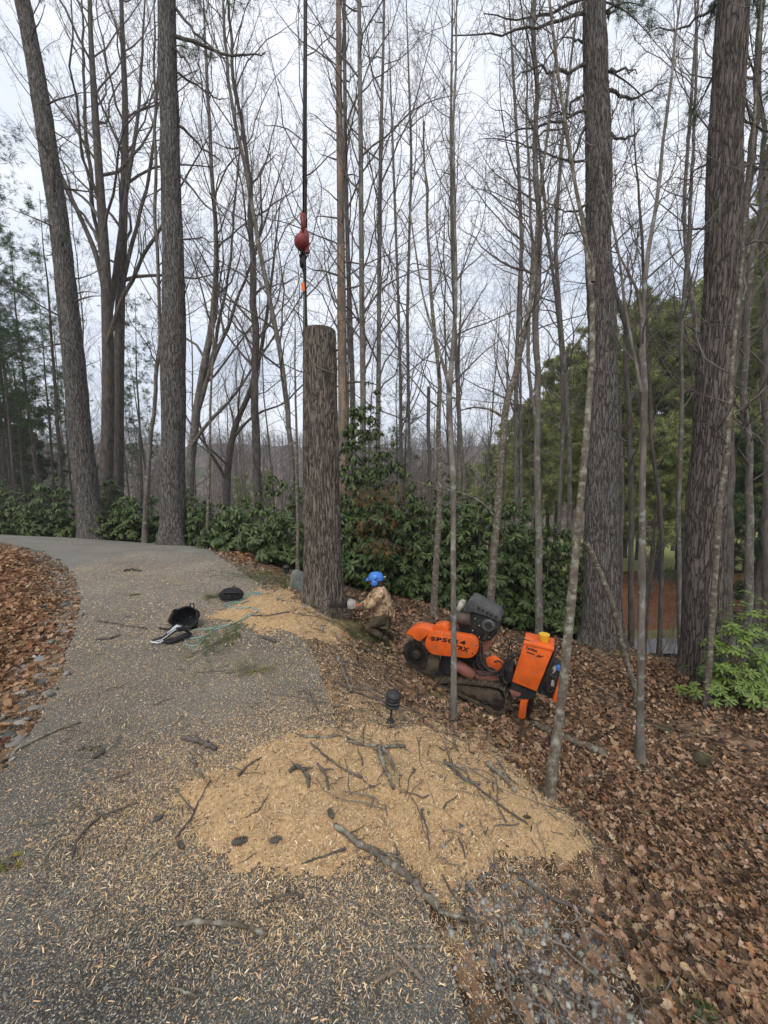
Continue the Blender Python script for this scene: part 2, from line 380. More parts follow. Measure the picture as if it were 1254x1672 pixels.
M = dict(
    litter = ground_material(), asphalt = asphalt_material(),
    dust = material('sawdust', (.62,.42,.215), .95, var=(.36,.24,.125), spots=(.3,.2,.11), spot_scale=3.2, spot_lo=.52, spot_hi=.8, scale=45, bump=.012, bscale=90, lo=.3, hi=.65),
    chip = material('wood_chip', (1,1,1), .9, vcol=True, spec=.1),
    leaf = material('dry_leaf', (1,1,1), .75, vcol=True, var=(.6,.55,.5), scale=60, trans=.12, spec=.25),
    stone = material('grey_stone', (1,1,1), .85, vcol=True, var=(.6,.6,.6), scale=40, bump=.004),
    pine_bark = bark_material('pine_bark', (.245,.226,.205), (.055,.047,.04), 29, .11, lichen=(.2,.21,.18), lsc=9, llo=.6, lhi=.75, dist=.03),
    pine_bark_warm = bark_material('pine_bark_warm', (.285,.245,.205), (.06,.048,.038), 29, .11, lichen=(.22,.21,.18), lsc=7, llo=.6, lhi=.75, dist=.03),
    pine_bark_red = bark_material('pine_bark_reddish', (.205,.175,.152), (.042,.034,.029), 25, .1, lichen=(.19,.16,.14), lsc=6, llo=.6, lhi=.75, dist=.03),
    hard_bark = material('grey_bark', (.2,.178,.155), .95, var=(.085,.073,.062), scale=10, stretch=(1,1,.25), bump=.01, spots=(.25,.25,.22), spot_scale=9, spec=.1),
    lichen_bark = material('lichen_bark', (.165,.14,.11), .95, var=(.08,.065,.05), scale=16, stretch=(1,1,1.3), bump=.006, spots=(.28,.27,.22), spot_scale=18, spot_lo=.5, spot_hi=.66, spec=.1),
    dark_bark = material('dark_bark', (.15,.132,.115), .95, var=(.065,.055,.048), scale=12, stretch=(1,1,.3), bump=.01, spec=.1),
    snag = material('barkless_wood', (.36,.26,.18), .85, var=(.13,.10,.08), scale=9, stretch=(1,1,.12), bump=.012, spec=.15, spots=(.15,.13,.11), spot_scale=3, spot_lo=.5, spot_hi=.6),
    twig = material('twig_bark', (.17,.15,.13), .95, var=(.1,.086,.075), scale=5, spec=.1),
    twig_pale = material('pale_twig_bark', (.2,.18,.15), .95, var=(.11,.095,.08), scale=5, spec=.1),
    far_wood = material('far_bare_wood', (.2,.165,.14), .95, var=(.13,.105,.09), scale=.5, spec=.05),
    hill = material('wooded_hillside', (.17,.135,.11), .95, var=(.1,.085,.07), scale=.35, bump=.6, spec=.05, spots=(.07,.085,.045), spot_scale=.06, spot_lo=.55, spot_hi=.62),
    rhodo = material('evergreen_leaf', (1,1,1), .5, vcol=True, spec=.35, trans=.1),
    needle = material('pine_needles', (1,1,1), .7, vcol=True, spec=.25, trans=.4),
    orange = material('orange_paint', (.80,.135,.018), .45, var=(.5,.085,.02), scale=6, coat=.15, spots=(.3,.15,.08), spot_scale=22, spot_lo=.56, spot_hi=.74, lo=.3, hi=.6, detail=9),
    black = material('black_plastic', (.02,.021,.023), .45, var=(.035,.034,.033), scale=12, spots=(.12,.1,.085), spot_scale=22, spot_lo=.6, spot_hi=.8),
    shroud = material('dusty_engine_cover', (.05,.052,.056), .5, var=(.09,.088,.085), scale=9, spots=(.2,.18,.16), spot_scale=30, spot_lo=.58, spot_hi=.75),
    steel = material('dirty_steel', (.065,.055,.047), .6, var=(.028,.023,.02), scale=15, metal=.4, bump=.003),
    rust = material('dull_red_brown_paint', (.28,.12,.085), .6, var=(.19,.08,.058), scale=9, bump=.002),
    muffler = material('heat_browned_metal', (.14,.105,.085), .6, var=(.08,.06,.05), scale=9, metal=.3),
    rubber = material('muddy_rubber', (.026,.025,.024), .8, var=(.10,.075,.05), scale=9, bump=.006, lo=.4, hi=.68),
    hose = material('hose_rubber', (.015,.015,.016), .45, var=(.05,.045,.04), scale=20),
    ink = material('black_lettering', (.012,.012,.013), .5),
    yellow = material('yellow_plastic', (.75,.45,.03), .5, var=(.6,.34,.03), scale=20),
    white = material('dusty_white', (.45,.43,.38), .6, var=(.25,.24,.21), scale=20),
    bluep = material('blue_plastic', (.05,.2,.62), .35, var=(.04,.15,.5), scale=15, coat=.3),
    camo = None,
    trouser = material('olive_brown_cloth', (.105,.085,.06), .95, var=(.05,.04,.028), scale=10, bump=.01, bscale=14, spec=.1),
    skin = material('skin', (.45,.25,.17), .6), glove = material('dark_glove', (.05,.045,.04), .8, var=(.12,.08,.06), scale=20),
    boot = material('dark_leather', (.035,.026,.02), .6, var=(.07,.05,.035), scale=15),
    red = material('red_painted_iron', (.26,.035,.03), .5, var=(.12,.02,.018), scale=6, spots=(.04,.02,.018), spot_scale=8),
    safety = material('safety_orange', (.8,.16,.02), .6),
    cable = material('greasy_wire', (.022,.02,.019), .6, metal=.4),
    rope = material('teal_rope', (.13,.26,.25), .85, var=(.26,.34,.29), scale=60),
    rope2 = material('pale_green_rope', (.30,.36,.27), .85, var=(.16,.24,.2), scale=60),
    stump_rope = material('grey_brown_rope', (.3,.27,.2), .9, var=(.16,.14,.1), scale=40),
    fabric = material('black_fabric', (.014,.014,.015), .9, var=(.03,.03,.032), scale=20, bump=.004),
    grey_cloth = material('white_webbing', (.62,.62,.63), .8, var=(.4,.4,.42), scale=25),
    wood_cut = material('fresh_cut_wood', (.62,.47,.26), .85, var=(.45,.33,.18), scale=12),
    boulder = material('grey_boulder', (.19,.19,.18), .85, var=(.1,.105,.1), scale=5, bump=.02, spots=(.12,.16,.08), spot_scale=6, spot_lo=.58),
    moss = material('mossy_rock', (.09,.075,.04), .95, var=(.035,.03,.02), scale=8, bump=.03, spots=(.16,.14,.035), spot_scale=9, spot_lo=.5),
    grass = material('grass_blade', (1,1,1), .7, vcol=True, trans=.2),
    field = material('winter_meadow', (.36,.34,.13), .95, var=(.26,.27,.1), scale=.6, spec=.05),
    bank = material('pine_straw_bank', (.22,.095,.045), .95, var=(.12,.055,.03), scale=3.5, bump=.05, spec=.05),
    far_road = material('grey_lane', (.2,.21,.22), .9, var=(.16,.165,.17), scale=3),
    verge = material('verge_grass', (.14,.17,.05), .95, var=(.17,.13,.05), scale=4, bump=.03),
    glass = material('frosted_lamp', (.03,.03,.03), .3),
)
def camo_mat():
    m = bpy.data.materials.new('leaf_camouflage_cloth'); m.use_nodes = True; t = m.node_tree; b = t.nodes['Principled BSDF']
    b.inputs['Roughness'].default_value = .95; b.inputs['Specular IOR Level'].default_value = .1
    tc = N(t, 'ShaderNodeTexCoord'); col = None
    for i, (sc, c, lo_) in enumerate(((7., (.44,.31,.2), .0), (11., (.24,.15,.085), .52), (18., (.1,.07,.045), .6), (14., (.56,.43,.3), .6))):
        if i == 0: base = c; continue
        nz = N(t, 'ShaderNodeTexNoise', Scale=sc, Detail=3.0); mp = N(t, 'ShaderNodeMapping'); mp.inputs['Location'].default_value = (i*3.1, i, 0)
        t.links.new(tc.outputs['Object'], mp.inputs[0]); t.links.new(mp.outputs[0], nz.inputs['Vector'])
        mr = N(t, 'ShaderNodeMapRange'); mr.inputs[1].default_value = lo_; mr.inputs[2].default_value = lo_ + .04
        t.links.new(nz.outputs['Fac'], mr.inputs[0])
        mx = N(t, 'ShaderNodeMixRGB'); mx.inputs[2].default_value = lin(c)
        if col is None: mx.inputs[1].default_value = lin(base)
        else: t.links.new(col, mx.inputs[1])
        t.links.new(mr.outputs[0], mx.inputs[0]); col = mx.outputs[0]
    t.links.new(col, b.inputs['Base Color'])
    nb = N(t, 'ShaderNodeTexNoise', Scale=9.0, Detail=3.0); t.links.new(tc.outputs['Object'], nb.inputs['Vector'])
    bp = N(t, 'ShaderNodeBump', Strength=1.0, Distance=.03); t.links.new(nb.outputs['Fac'], bp.inputs['Height']); t.links.new(bp.outputs[0], b.inputs['Normal'])
    return m
M['camo'] = camo_mat()

# ------------------------------------------------------------------ ground sheets
def grid_mesh(xs, ys, zf):
    X, Y = np.meshgrid(xs, ys); Z = zf(X, Y)
    V = np.stack([X, Y, Z], -1).reshape(-1, 3); nx = len(xs); ny = len(ys)
    i = (np.arange(ny - 1)[:, None] * nx + np.arange(nx - 1)[None, :]).ravel()
    return V, np.stack([i, i + 1, i + nx + 1, i + nx], -1)
LE = [(-3.0,-6,0),(-2.3,-2,0),(-2.2,0,0)] + [hit(*p) for p in [(0,1285),(35,1215),(70,1165),(100,1110),(118,1060),(127,1015),(130,975),(124,945),(105,922),(75,906),(40,894),(0,886)]]
LE += [LE[-1] + np.array([-3,.3,0]), LE[-1] + np.array([-12,1,0])]
RE = [(1.0,-6,0),(.75,-2,0),(.6,0,0)] + [hit(*p) for p in [(780,1672),(735,1560),(690,1470),(610,1330),(552,1220),(538,1150),(520,1090),(492,1030),(455,985),(400,937),(350,908),(290,889),(200,877),(100,868),(0,861)]]
RE += [RE[-1] + np.array([-10,.8,0])]
def resample(P, n):
    P = np.array([np.asarray(p, float)[:2] for p in P]); d = np.r_[0, np.cumsum(np.linalg.norm(np.diff(P, axis=0), axis=1))]
    t = np.linspace(0, d[-1], n); return np.c_[np.interp(t, d, P[:, 0]), np.interp(t, d, P[:, 1])]
def smooth2(P, it=3):
    P = P.copy()
    for _ in range(it): P[1:-1] = .25*P[:-2] + .5*P[1:-1] + .25*P[2:]
    return P
NR = 260
Lr, Rr_ = smooth2(resample(LE, NR)), smooth2(resample(RE, NR))
jit = lambda n, a, s: (fbm(np.arange(n) * s, np.arange(n) * 0 + a, 1) - .5)
Lr += np.c_[jit(NR, 3, .7), jit(NR, 9, .7)] * .12; Rr_ += np.c_[jit(NR, 5, .6), jit(NR, 11, .6)] * .07
ROAD = [tuple(p) for p in Lr] + [tuple(p) for p in Rr_[::-1]]
def road_z(x, y):
    return H(x, y) + .03
from mathutils.geometry import delaunay_2d_cdt
_b = np.array(ROAD); _X, _Y = np.meshgrid(np.arange(-26, 2, .14), np.arange(-6.2, 16, .14)); _X = _X.ravel(); _Y = _Y.ravel()
_in = sdist(_X, _Y, ROAD) > .06; _pts = [Vector(p) for p in _b] + [Vector((x_, y_)) for x_, y_ in zip(_X[_in], _Y[_in])]
_o = delaunay_2d_cdt(_pts, [(i, (i + 1) % len(_b)) for i in range(len(_b))], [], 1, 1e-5)
V = np.array([(v[0], v[1]) for v in _o[0]]); tri = [tuple(f) for f in _o[2]]
cen = np.array([V[list(f)].mean(0) for f in tri]); ok = inpoly(cen[:, 0], cen[:, 1], ROAD); tri = [f for f, k_ in zip(tri, ok) if k_]
V = np.c_[V, road_z(V[:, 0], V[:, 1])]; n0 = len(V); nb_ = len(_b)
V = np.vstack([V, np.c_[_b, road_z(_b[:, 0], _b[:, 1])], np.c_[_b, H(_b[:, 0], _b[:, 1]) - .08]])
tri += [(n0 + i, n0 + (i + 1) % nb_, n0 + nb_ + (i + 1) % nb_, n0 + nb_ + i) for i in range(nb_)]
tag(obj('driveway', V, tri, M['asphalt']), kind='structure')

# main ground: fine near the camera, coarse to the horizon
near = np.arange(-9, 9.01, .09); far = np.geomspace(9.3, 600, 60)
xs = np.r_[-far[::-1], near, far]; ys = np.r_[-np.geomspace(3.2, 60, 14)[::-1], np.arange(-3, 12.01, .09), np.geomspace(12.4, 480, 70)]
def ground_z(X, Y):
    z = H(X, Y); sd = sdist(X.ravel(), Y.ravel(), ROAD).reshape(X.shape)
    amp = np.clip(-sd / .5, 0, 1)
    n = (fbm(X, Y, .9) - .5) * .22 + (fbm(X + 5, Y, 3.5) - .5) * .07
    d = np.hypot(X, Y); n = n * amp * np.clip(1.6 - d / 25, .3, 1)
    return z + n - np.clip(sd / .05, 0, 1) * .035 + (fbm(X, Y, .05, 3) - .5) * np.clip((d - 50) / 60, 0, 1) * 9
V, Fq = grid_mesh(xs, ys, ground_z)
g = obj('ground', V, Fq, M['litter']); g.data.materials.append(M['hill'])
cen = V[Fq].mean(1); g.data.polygons.foreach_set('material_index', (np.hypot(cen[:, 0], cen[:, 1]) > 42).astype(np.int32)); g['kind'] = 'structure'
_gx, _gy, _gz = xs, ys, V[:, 2].reshape(len(ys), len(xs))
def GZ(x, y):   # height of the ground sheet as built
    x = np.asarray(x, float); y = np.asarray(y, float)
    ix = np.clip(np.searchsorted(_gx, x) - 1, 0, len(_gx) - 2); iy = np.clip(np.searchsorted(_gy, y) - 1, 0, len(_gy) - 2)
    fx = (x - _gx[ix]) / (_gx[ix+1] - _gx[ix]); fy = (y - _gy[iy]) / (_gy[iy+1] - _gy[iy])
    return (_gz[iy, ix]*(1-fx)+_gz[iy, ix+1]*fx)*(1-fy)+(_gz[iy+1, ix]*(1-fx)+_gz[iy+1, ix+1]*fx)*fy

def sheet(name, x0, x1, y0, y1, n, mat, lift, shape=None):
    V, Fq = grid_mesh(np.linspace(x0, x1, n), np.linspace(y0, y1, n), lambda X, Y: GZ(X, Y) + lift)
    if shape is not None:
        c = V[Fq].mean(1); Fq = Fq[shape(c[:, 0], c[:, 1])]
        used = np.unique(Fq); mp = np.full(len(V), -1); mp[used] = np.arange(len(used)); V = V[used]; Fq = mp[Fq]
    o = obj(name, V, Fq, mat); o['kind'] = 'structure'; return o
sheet('bank', 5, 30, 15.6, 24, 60, M['bank'], .10)
sheet('meadow', 9, 60, 23, 60, 70, M['field'], .16, lambda x, y: y > 23.5 + 1.5 * vnoise(x, y, .3))
sheet('verge', 5, 28, 14.6, 16.4, 40, M['verge'], .13, lambda x, y: (y > 14.9) & (y < 16 + .4 * vnoise(x, y, .8)))
sheet('lane', 4.5, 30, 12.6, 15.1, 50, M['far_road'], .17, lambda x, y: (y > 12.8) & (y < 15.0))

# ------------------------------------------------------------------ sawdust
def pile_poly(pts): return [tuple(hit(*p)[:2]) for p in pts]
PILE = pile_poly([(205,1330),(300,1262),(400,1228),(470,1200),(560,1192),(640,1184),(700,1190),(790,1205),(850,1275),(905,1330),(965,1385),(955,1440),(900,1425),(830,1400),(770,1420),(720,1440),(640,1425),(560,1440),(430,1420),(310,1400)])
PATCH = pile_poly([(345,1010),(400,978),(430,962),(475,966),(500,985),(560,1003),(585,1020),(560,1045),(510,1050),(470,1040),(400,1035)])
def dusty(poly, name, amp, step=.02, feather=.3, wob=.25):
    P = np.array(poly); a, b = P.min(0) - .4, P.max(0) + .4
    xs = np.arange(a[0], b[0], step); ys = np.arange(a[1], b[1], step); X, Y = np.meshgrid(xs, ys)
    sd = sdist(X.ravel(), Y.ravel(), poly).reshape(X.shape) + (fbm(X, Y, 3, 5) - .5) * wob + (fbm(X + 9, Y, 1.3, 3) - .5) * wob * 1.2 * np.clip((X + .3) * 1.5, .3, 1.6)
    base = np.maximum(GZ(X, Y), np.where(inpoly(X.ravel(), Y.ravel(), ROAD).reshape(X.shape), road_z(X, Y), -9))
    sd = sd - .04; hgt = amp * np.sign(sd) * np.abs(np.clip(sd / feather, -.3, 1)) ** 1.3 * (.45 + 1.1 * fbm(X, Y, 2.3)) + (fbm(X, Y, 14, 3) - .5) * .02 * np.clip(sd / .15, 0, 1)
    V = np.stack([X, Y, base + hgt + .004], -1).reshape(-1, 3); nx = len(xs); ny = len(ys)
    i = (np.arange(ny - 1)[:, None] * nx + np.arange(nx - 1)[None, :]).ravel(); Fq = np.stack([i, i+1, i+nx+1, i+nx], -1)
    sdf = sd.ravel()[Fq].mean(1); cx_, cy_ = X.ravel()[Fq].mean(1), Y.ravel()[Fq].mean(1)
    keep = (hgt.ravel()[Fq] > -.01).any(1) & (fbm(cx_, cy_, 16, 3) * .7 + np.random.default_rng(1).random(len(cx_)) * .3 < .3 + (sdf + .02) / .14 * .8); Fq = Fq[keep]; used = np.unique(Fq); mp = np.full(len(V), -1); mp[used] = np.arange(len(used))
    o = obj(name, V[used], mp[Fq], M['dust']); tag(o, kind='stuff')
    return (xs, ys, (base + hgt + .004))
_pg = [dusty(PILE, 'sawdust_pile', .045, wob=.4), dusty(PATCH, 'sawdust_patch', .02, wob=.4, feather=.2)]
bpy.data.objects['sawdust_pile']['label'] = 'thick drift of tan sawdust spilled over the edge of the driveway'
bpy.data.objects['sawdust_patch']['label'] = 'thin layer of tan sawdust between the ropes and the tall stump'
for n_ in ('sawdust_pile', 'sawdust_patch'): bpy.data.objects[n_]['category'] = 'sawdust'
def top_z(x, y):
    """highest surface: ground, driveway or sawdust"""
    z = GZ(x, y); on = inpoly(x, y, ROAD); z = np.where(on, np.maximum(z, road_z(x, y)), z)
    for (xs_, ys_, zz) in _pg:
        ix = ((x - xs_[0]) / (xs_[1] - xs_[0])).astype(int); iy = ((y - ys_[0]) / (ys_[1] - ys_[0])).astype(int)
        ok = (ix >= 0) & (iy >= 0) & (ix < len(xs_)) & (iy < len(ys_))
        v = np.where(ok, zz[np.clip(iy, 0, len(ys_)-1), np.clip(ix, 0, len(xs_)-1)], -99); z = np.maximum(z, v)
    return z
def tz(x, y): return float(top_z(np.array([float(x)]), np.array([float(y)]))[0])
def seen(x, y, z, m=160):
    px, py, ax = pix(np.stack([x, y, z], -1)); return (ax > .2) & (px > -m) & (px < 1254 + m) & (py < 1672 + m)

# scatter of flat pieces: template verts/faces placed with random yaw and tilt
def scatter(tv, tf, x, y, z, size, tilt, cols, name, mat, wid=None, smooth=False, mode='stuff'):
    n = len(x); k = len(tv); yaw = rng.random(n) * 2 * np.pi
    ta = rng.normal(0, 1, n) * tilt; tb = rng.normal(0, 1, n) * tilt
    T = np.repeat(tv[None], n, 0) * size[:, None, None]
    if wid is not None: T[:, :, 1] *= wid[:, None]
    c, s = np.cos(ta)[:, None], np.sin(ta)[:, None]
    Y_, Z_ = T[..., 1] * c - T[..., 2] * s, T[..., 1] * s + T[..., 2] * c; X_ = T[..., 0]
    c, s = np.cos(tb)[:, None], np.sin(tb)[:, None]; X_, Z_ = X_ * c + Z_ * s, -X_ * s + Z_ * c
    c, s = np.cos(yaw)[:, None], np.sin(yaw)[:, None]; X_, Y_ = X_ * c - Y_ * s, X_ * s + Y_ * c
    Zm = -Z_.min(1) * .7
    V = np.stack([X_ + x[:, None], Y_ + y[:, None], Z_ + (z + Zm)[:, None]], -1).reshape(-1, 3)
    Fq = (tf[None] + (np.arange(n) * k)[:, None, None]).reshape(-1, tf.shape[1])
    o = obj(name, V, Fq, mat, smooth=smooth, cols=np.repeat(cols, k, 0)); o['kind'] = mode; return o
def palette(n, cs, ws, j=.15):
    cs = np.array(cs); i = rng.choice(len(cs), n, p=np.array(ws) / sum(ws)); return np.clip(cs[i] * (1 + rng.normal(0, j, (n, 1))) * (1 + rng.normal(0, .04, (n, 3))), .01, .9)

CT = np.array([(-.5,-.10,0),(.05,-.12,.05),(.5,-.06,.02),(.5,.06,0),(-.02,.12,.07),(-.5,.08,.02)]); CF = np.array([(0,1,4,5),(1,2,3,4)])
WOOD = [(.68,.50,.30),(.60,.42,.24),(.48,.31,.16),(.76,.62,.44),(.26,.18,.11)]
def chips(n, dens, box, size, name, label, tilt=.35, pal=WOOD, w=(5,4,4,2,3)):
    x = rng.uniform(box[0], box[1], n); y = rng.uniform(box[2], box[3], n); m = rng.random(n) < dens(x, y); x, y = x[m], y[m]
    z = top_z(x, y); m = seen(x, y, z); x, y, z = x[m], y[m], z[m]; n = len(x)
    o = scatter(CT, CF, x, y, z + .001, np.minimum(rng.lognormal(math.log(size), .45, n), size * 2.6), tilt, palette(n, pal, w), name, M['chip'], wid=rng.uniform(.4, 1.05, n)); o['label'] = label; o['category'] = 'wood chips'
def d_road(x, y):
    on = inpoly(x, y, ROAD); sp = sdist(x, y, PILE); s2 = sdist(x, y, PATCH)
    near_p = np.clip(1 + (sp - .1) / .45, 0, 1) * 1.3 + np.clip(1 + sp / 1.2, 0, 1) ** 1.5 * .6 + np.clip(1 + s2 / 1.4, 0, 1) ** 2 * .6
    d = .2 + .2 * np.clip((y - 1.2) / .7, 0, 1) + .45 * np.clip((y - 1.5) / 2, 0, 1) - .15 * np.clip((x + .4) / .6, 0, 1) * (y < 1.9) + near_p; d *= .4 + 1.2 * fbm(x, y, 1.5)
    d *= np.where(y > 6, np.clip(1 - (y - 6) / 5, .1, 1), 1)
    edge = np.clip(1 + sdist(x, y, ROAD) / .9, 0, 1)
    return np.clip(np.where(on, d, d * edge * .8 + near_p * .4), 0, 1)
chips(120000, d_road, (-3.6, 2.2, .7, 4), .0095, 'wood_chips', 'loose tan wood shavings strewn over the near driveway')
chips(230000, lambda x, y: np.clip(d_road(x, y) * 1.3, 0, 1), (-3.6, 2.2, .7, 4), .0052, 'wood_chips', 'fine tan shavings between the larger ones on the near driveway')
chips(170000, d_road, (-6, 1.2, 4, 9), .0145, 'wood_chips', 'pale wood shavings scattered over the farther driveway')
chips(90000, lambda x, y: np.clip((sdist(x, y, PILE) + .25) / .3, 0, 1), (-2, 3, 1, 4), .0095, 'wood_chips', 'fine shavings lying on the thick sawdust drift', .6)
chips(230000, lambda x, y: np.where(inpoly(x, y, ROAD) | (x < .8), np.clip(1 + (sdist(x, y, PILE) - .05) / .6, 0, 1) * np.clip(1 - (sdist(x, y, PILE) - .2) / .2, 0, 1), 0) * np.clip(.35 + 1.1 * fbm(x, y, 4), 0, 1), (-1.9, 1.6, 1.0, 3.6), .0095, 'wood_chips', 'fine shavings thinning out round the rim of the sawdust drift', .5)
chips(15000, lambda x, y: np.clip((sdist(x, y, PATCH) + .2) / .3, 0, 1), (-3, 1, 3.5, 8), .014, 'wood_chips', 'fine shavings lying around the foot of the tall stump', .6)

# ------------------------------------------------------------------ dry leaves
MIX = pile_poly([(505,1010),(600,1040),(660,1075),(700,1110),(770,1180),(860,1260),(900,1330),(700,1210),(560,1195),(535,1120)])
chips(60000, lambda x, y: np.clip((sdist(x, y, MIX) + .25) / .4, 0, 1) * np.clip(fbm(x, y, 3) * 1.8 - .3, .1, 1), (-2, 3, 2.2, 6.5), .015, 'wood_chips', 'shavings mixed with leaves between the driveway edge and the orange machine', .6)
def leaf_template(lobed):
    rows = [(-.5, .015), (-.36, .1 if lobed else .16), (-.24, .27), (-.12, .15 if lobed else .33), (.02, .34), (.12, .17 if lobed else .3), (.24, .27 if lobed else .22), (.36, .12), (.5, .01)]
    V = []
    for x, w in rows: V += [(x, -w, .13 * (w / .3) + .5 * x * x + .06 * math.sin(x * 14)), (x, 0, .55 * x * x), (x, w, .17 * (w / .3) + .45 * x * x + .06 * math.cos(x * 12))]
    Fc = []
    for r in range(len(rows) - 1):
        for c in range(2): Fc.append((r*3+c, r*3+c+1, r*3+c+4, r*3+c+3))
    return np.array(V), np.array(Fc)
LT, LF = leaf_template(True); LT2, LF2 = leaf_template(False)
LT3 = np.array([(-.5,0,0),(0,-.3,.12),(.5,0,.06),(0,.32,.15),(0,0,0.0)]); LF3 = np.array([(0,1,4),(1,2,4),(2,3,4),(3,0,4)])
BROWN = [(.31,.19,.12),(.40,.26,.165),(.53,.38,.26),(.16,.10,.064),(.075,.048,.033),(.34,.18,.09)]
ORANGE = [(.37,.20,.105),(.45,.27,.155),(.27,.14,.075),(.52,.35,.22),(.14,.075,.045)]
STUMP = hit(528, 992)
def d_right(x, y):
    r = -sdist(x, y, ROAD); sp = -sdist(x, y, PILE); s2 = -sdist(x, y, PATCH)
    side = (x > -1.9 + .0 * y) | (y > 9)
    lim = np.where(y < 2.2, .75 + .15 * y, np.where(y < 5, .9, .35))
    d = np.clip((r - lim * .55) / .4, 0.03, 1) * np.clip(sp / .25, .03, 1) * np.clip(s2 / .25, .05, 1)
    patch = np.clip(fbm(x + 3, y, 1.1) * 3 - 1.1, .1, 1)
    return np.where(side & (r > -.02) & (x > -2.4), d * patch * np.clip(1 - (sdist(x, y, MIX) + .1) * 3, .35, 1), 0)
def d_left(x, y):
    r = -sdist(x, y, ROAD); return np.where((x < -1.9) & (y < 12.5) & (r > 0), np.clip((r - .12) / .55, .06, 1), 0)
def leaves(n, dens, box, size, T, Fc, pal, w, name, label, tilt=.55):
    x = rng.uniform(box[0], box[1], n); y = rng.uniform(box[2], box[3], n)
    m = rng.random(n) < dens(x, y); x, y = x[m], y[m]; z = top_z(x, y); m = seen(x, y, z); x, y, z = x[m], y[m], z[m]; n = len(x)
    o = scatter(T, Fc, x, y, z + rng.uniform(0, .025, n), size * rng.uniform(.55, 1.3, n), tilt, palette(n, pal, w, .18), name, M['leaf'], wid=rng.uniform(.6, 1.2, n), smooth=True)
    o['label'] = label; o['category'] = 'dry leaves'
w6 = (5, 5, 3, 4, 4, 2); w5 = (4, 4, 3, 2, 1)
chips(26000, lambda x, y: np.clip((sdist(x, y, PILE) + .2) / .3, 0, 1) * np.clip(fbm(x, y, 2.2) * 3.2 - 1.5 + .45 * np.clip(x + .2, 0, 1.5), .04, 1), (-2, 3, 1, 4), .014, 'bark_crumbs', 'dark bark crumbs lying on the sawdust drift', .5, [(.1,.07,.05),(.06,.045,.035),(.2,.13,.08)], (1,1,1))
chips(90000, lambda x, y: np.clip(d_right(x, y) + .35 * (sdist(x, y, ROAD) < -.3), 0, 1) * np.where(sdist(x, y, PILE) > -.05, .05, 1), (.3, 4.5, .6, 3.8), .016, 'leaf_crumbs', 'dark crumbs of broken leaves and bark on the near right bank', .6, BROWN, (2, 1, 1, 4, 4, 2))
chips(45000, lambda x, y: d_right(x, y) * .8, (-1.5, 7, 3.8, 7.2), .03, 'leaf_crumbs', 'crumbs of broken leaves and bark on the slope by the machine', .6, BROWN, (2, 1, 1, 4, 4, 2))
leaves(17000, d_right, (.3, 5, .6, 3.6), .060, LT, LF, BROWN, w6, 'fallen_leaves', 'curled brown oak leaves on the near right bank')
leaves(16000, d_right, (.3, 5, .6, 3.6), .050, LT2, LF2, BROWN, w6, 'fallen_leaves', 'plain oval brown leaves on the near right bank')
leaves(40000, d_right, (-2.4, 9, 3.6, 7.2), .068, LT2, LF2, BROWN, w6, 'fallen_leaves', 'brown leaves covering the slope around the orange machine')
leaves(50000, d_right, (-3, 16, 7.2, 12.5), .085, LT3, LF3, BROWN, w6, 'fallen_leaves', 'brown leaves on the far slope below the thick pines')
leaves(24000, d_left, (-7, -1.9, 1, 5.5), .072, LT2, LF2, ORANGE, w5, 'fallen_leaves', 'orange brown leaves heaped on the left bank beside the driveway')
leaves(40000, d_left, (-13, -3, 5.5, 11), .08, LT3, LF3, ORANGE, w5, 'fallen_leaves', 'orange brown leaves on the far part of the left bank')

# ------------------------------------------------------------------ gravel and stones
def ico(sub=1):
    bm = bmesh.new(); bmesh.ops.create_icosphere(bm, subdivisions=sub, radius=.5)
    V = np.array([v.co[:] for v in bm.verts]); Fc = np.array([[v.index for v in f.verts] for f in bm.faces]); bm.free(); return V, Fc
IV, IF = ico(1); IV = IV * (1 + np.random.default_rng(2).normal(0, .2, (len(IV), 1)))
def gravel(n, dens, box, size, name, label, pal):
    x = rng.uniform(box[0], box[1], n); y = rng.uniform(box[2], box[3], n); m = rng.random(n) < dens(x, y); x, y = x[m], y[m]
    z = top_z(x, y); m = seen(x, y, z); x, y, z = x[m], y[m], z[m]; n = len(x)
    o = scatter(IV * [1, .8, .55], IF, x, y, z - .004, size * rng.lognormal(0, .35, n), .5, palette(n, pal, [1]*len(pal), .25), name, M['stone'])
    o['label'] = label; o['category'] = 'gravel'
GREY = [(.26,.245,.22),(.18,.17,.155),(.36,.34,.30),(.11,.105,.095),(.3,.25,.2)]
def d_gr(x, y):
    r = -sdist(x, y, ROAD); f = np.clip(1 - np.abs(r - .42) / .5, 0, 1)
    return np.where((x > 0) & (r > 0), f * np.clip(1.5 - (y - 1.2) / .9, 0.04, 1) * np.clip(fbm(x, y, 2.5) * 2, .2, 1) * np.where(sdist(x, y, PILE) > -.02, .06, 1), 0)
gravel(42000, d_gr, (.1, 2.6, .6, 3.4), .0165, 'gravel', 'grey crushed stone along the near right edge of the driveway', GREY)
def d_grl(x, y):
    r = -sdist(x, y, ROAD); return np.where((x < -1.9) & (r > -.03), np.clip(1 - r / .6, 0, 1), 0)
gravel(9000, d_grl, (-8, -1.9, 1.5, 10), .035, 'gravel', 'grey pebbles along the left edge of the driveway', GREY)
gravel(5000, lambda x, y: np.where((sdist(x, y, ROAD) < 0) & (sdist(x, y, ROAD) > -.6) & (y < 11) & (x > -8), .8, 0), (-8, 0, 5, 11), .03, 'gravel', 'pebbles along the far right edge of the driveway', [(.35,.32,.27),(.45,.38,.28),(.25,.24,.22)])
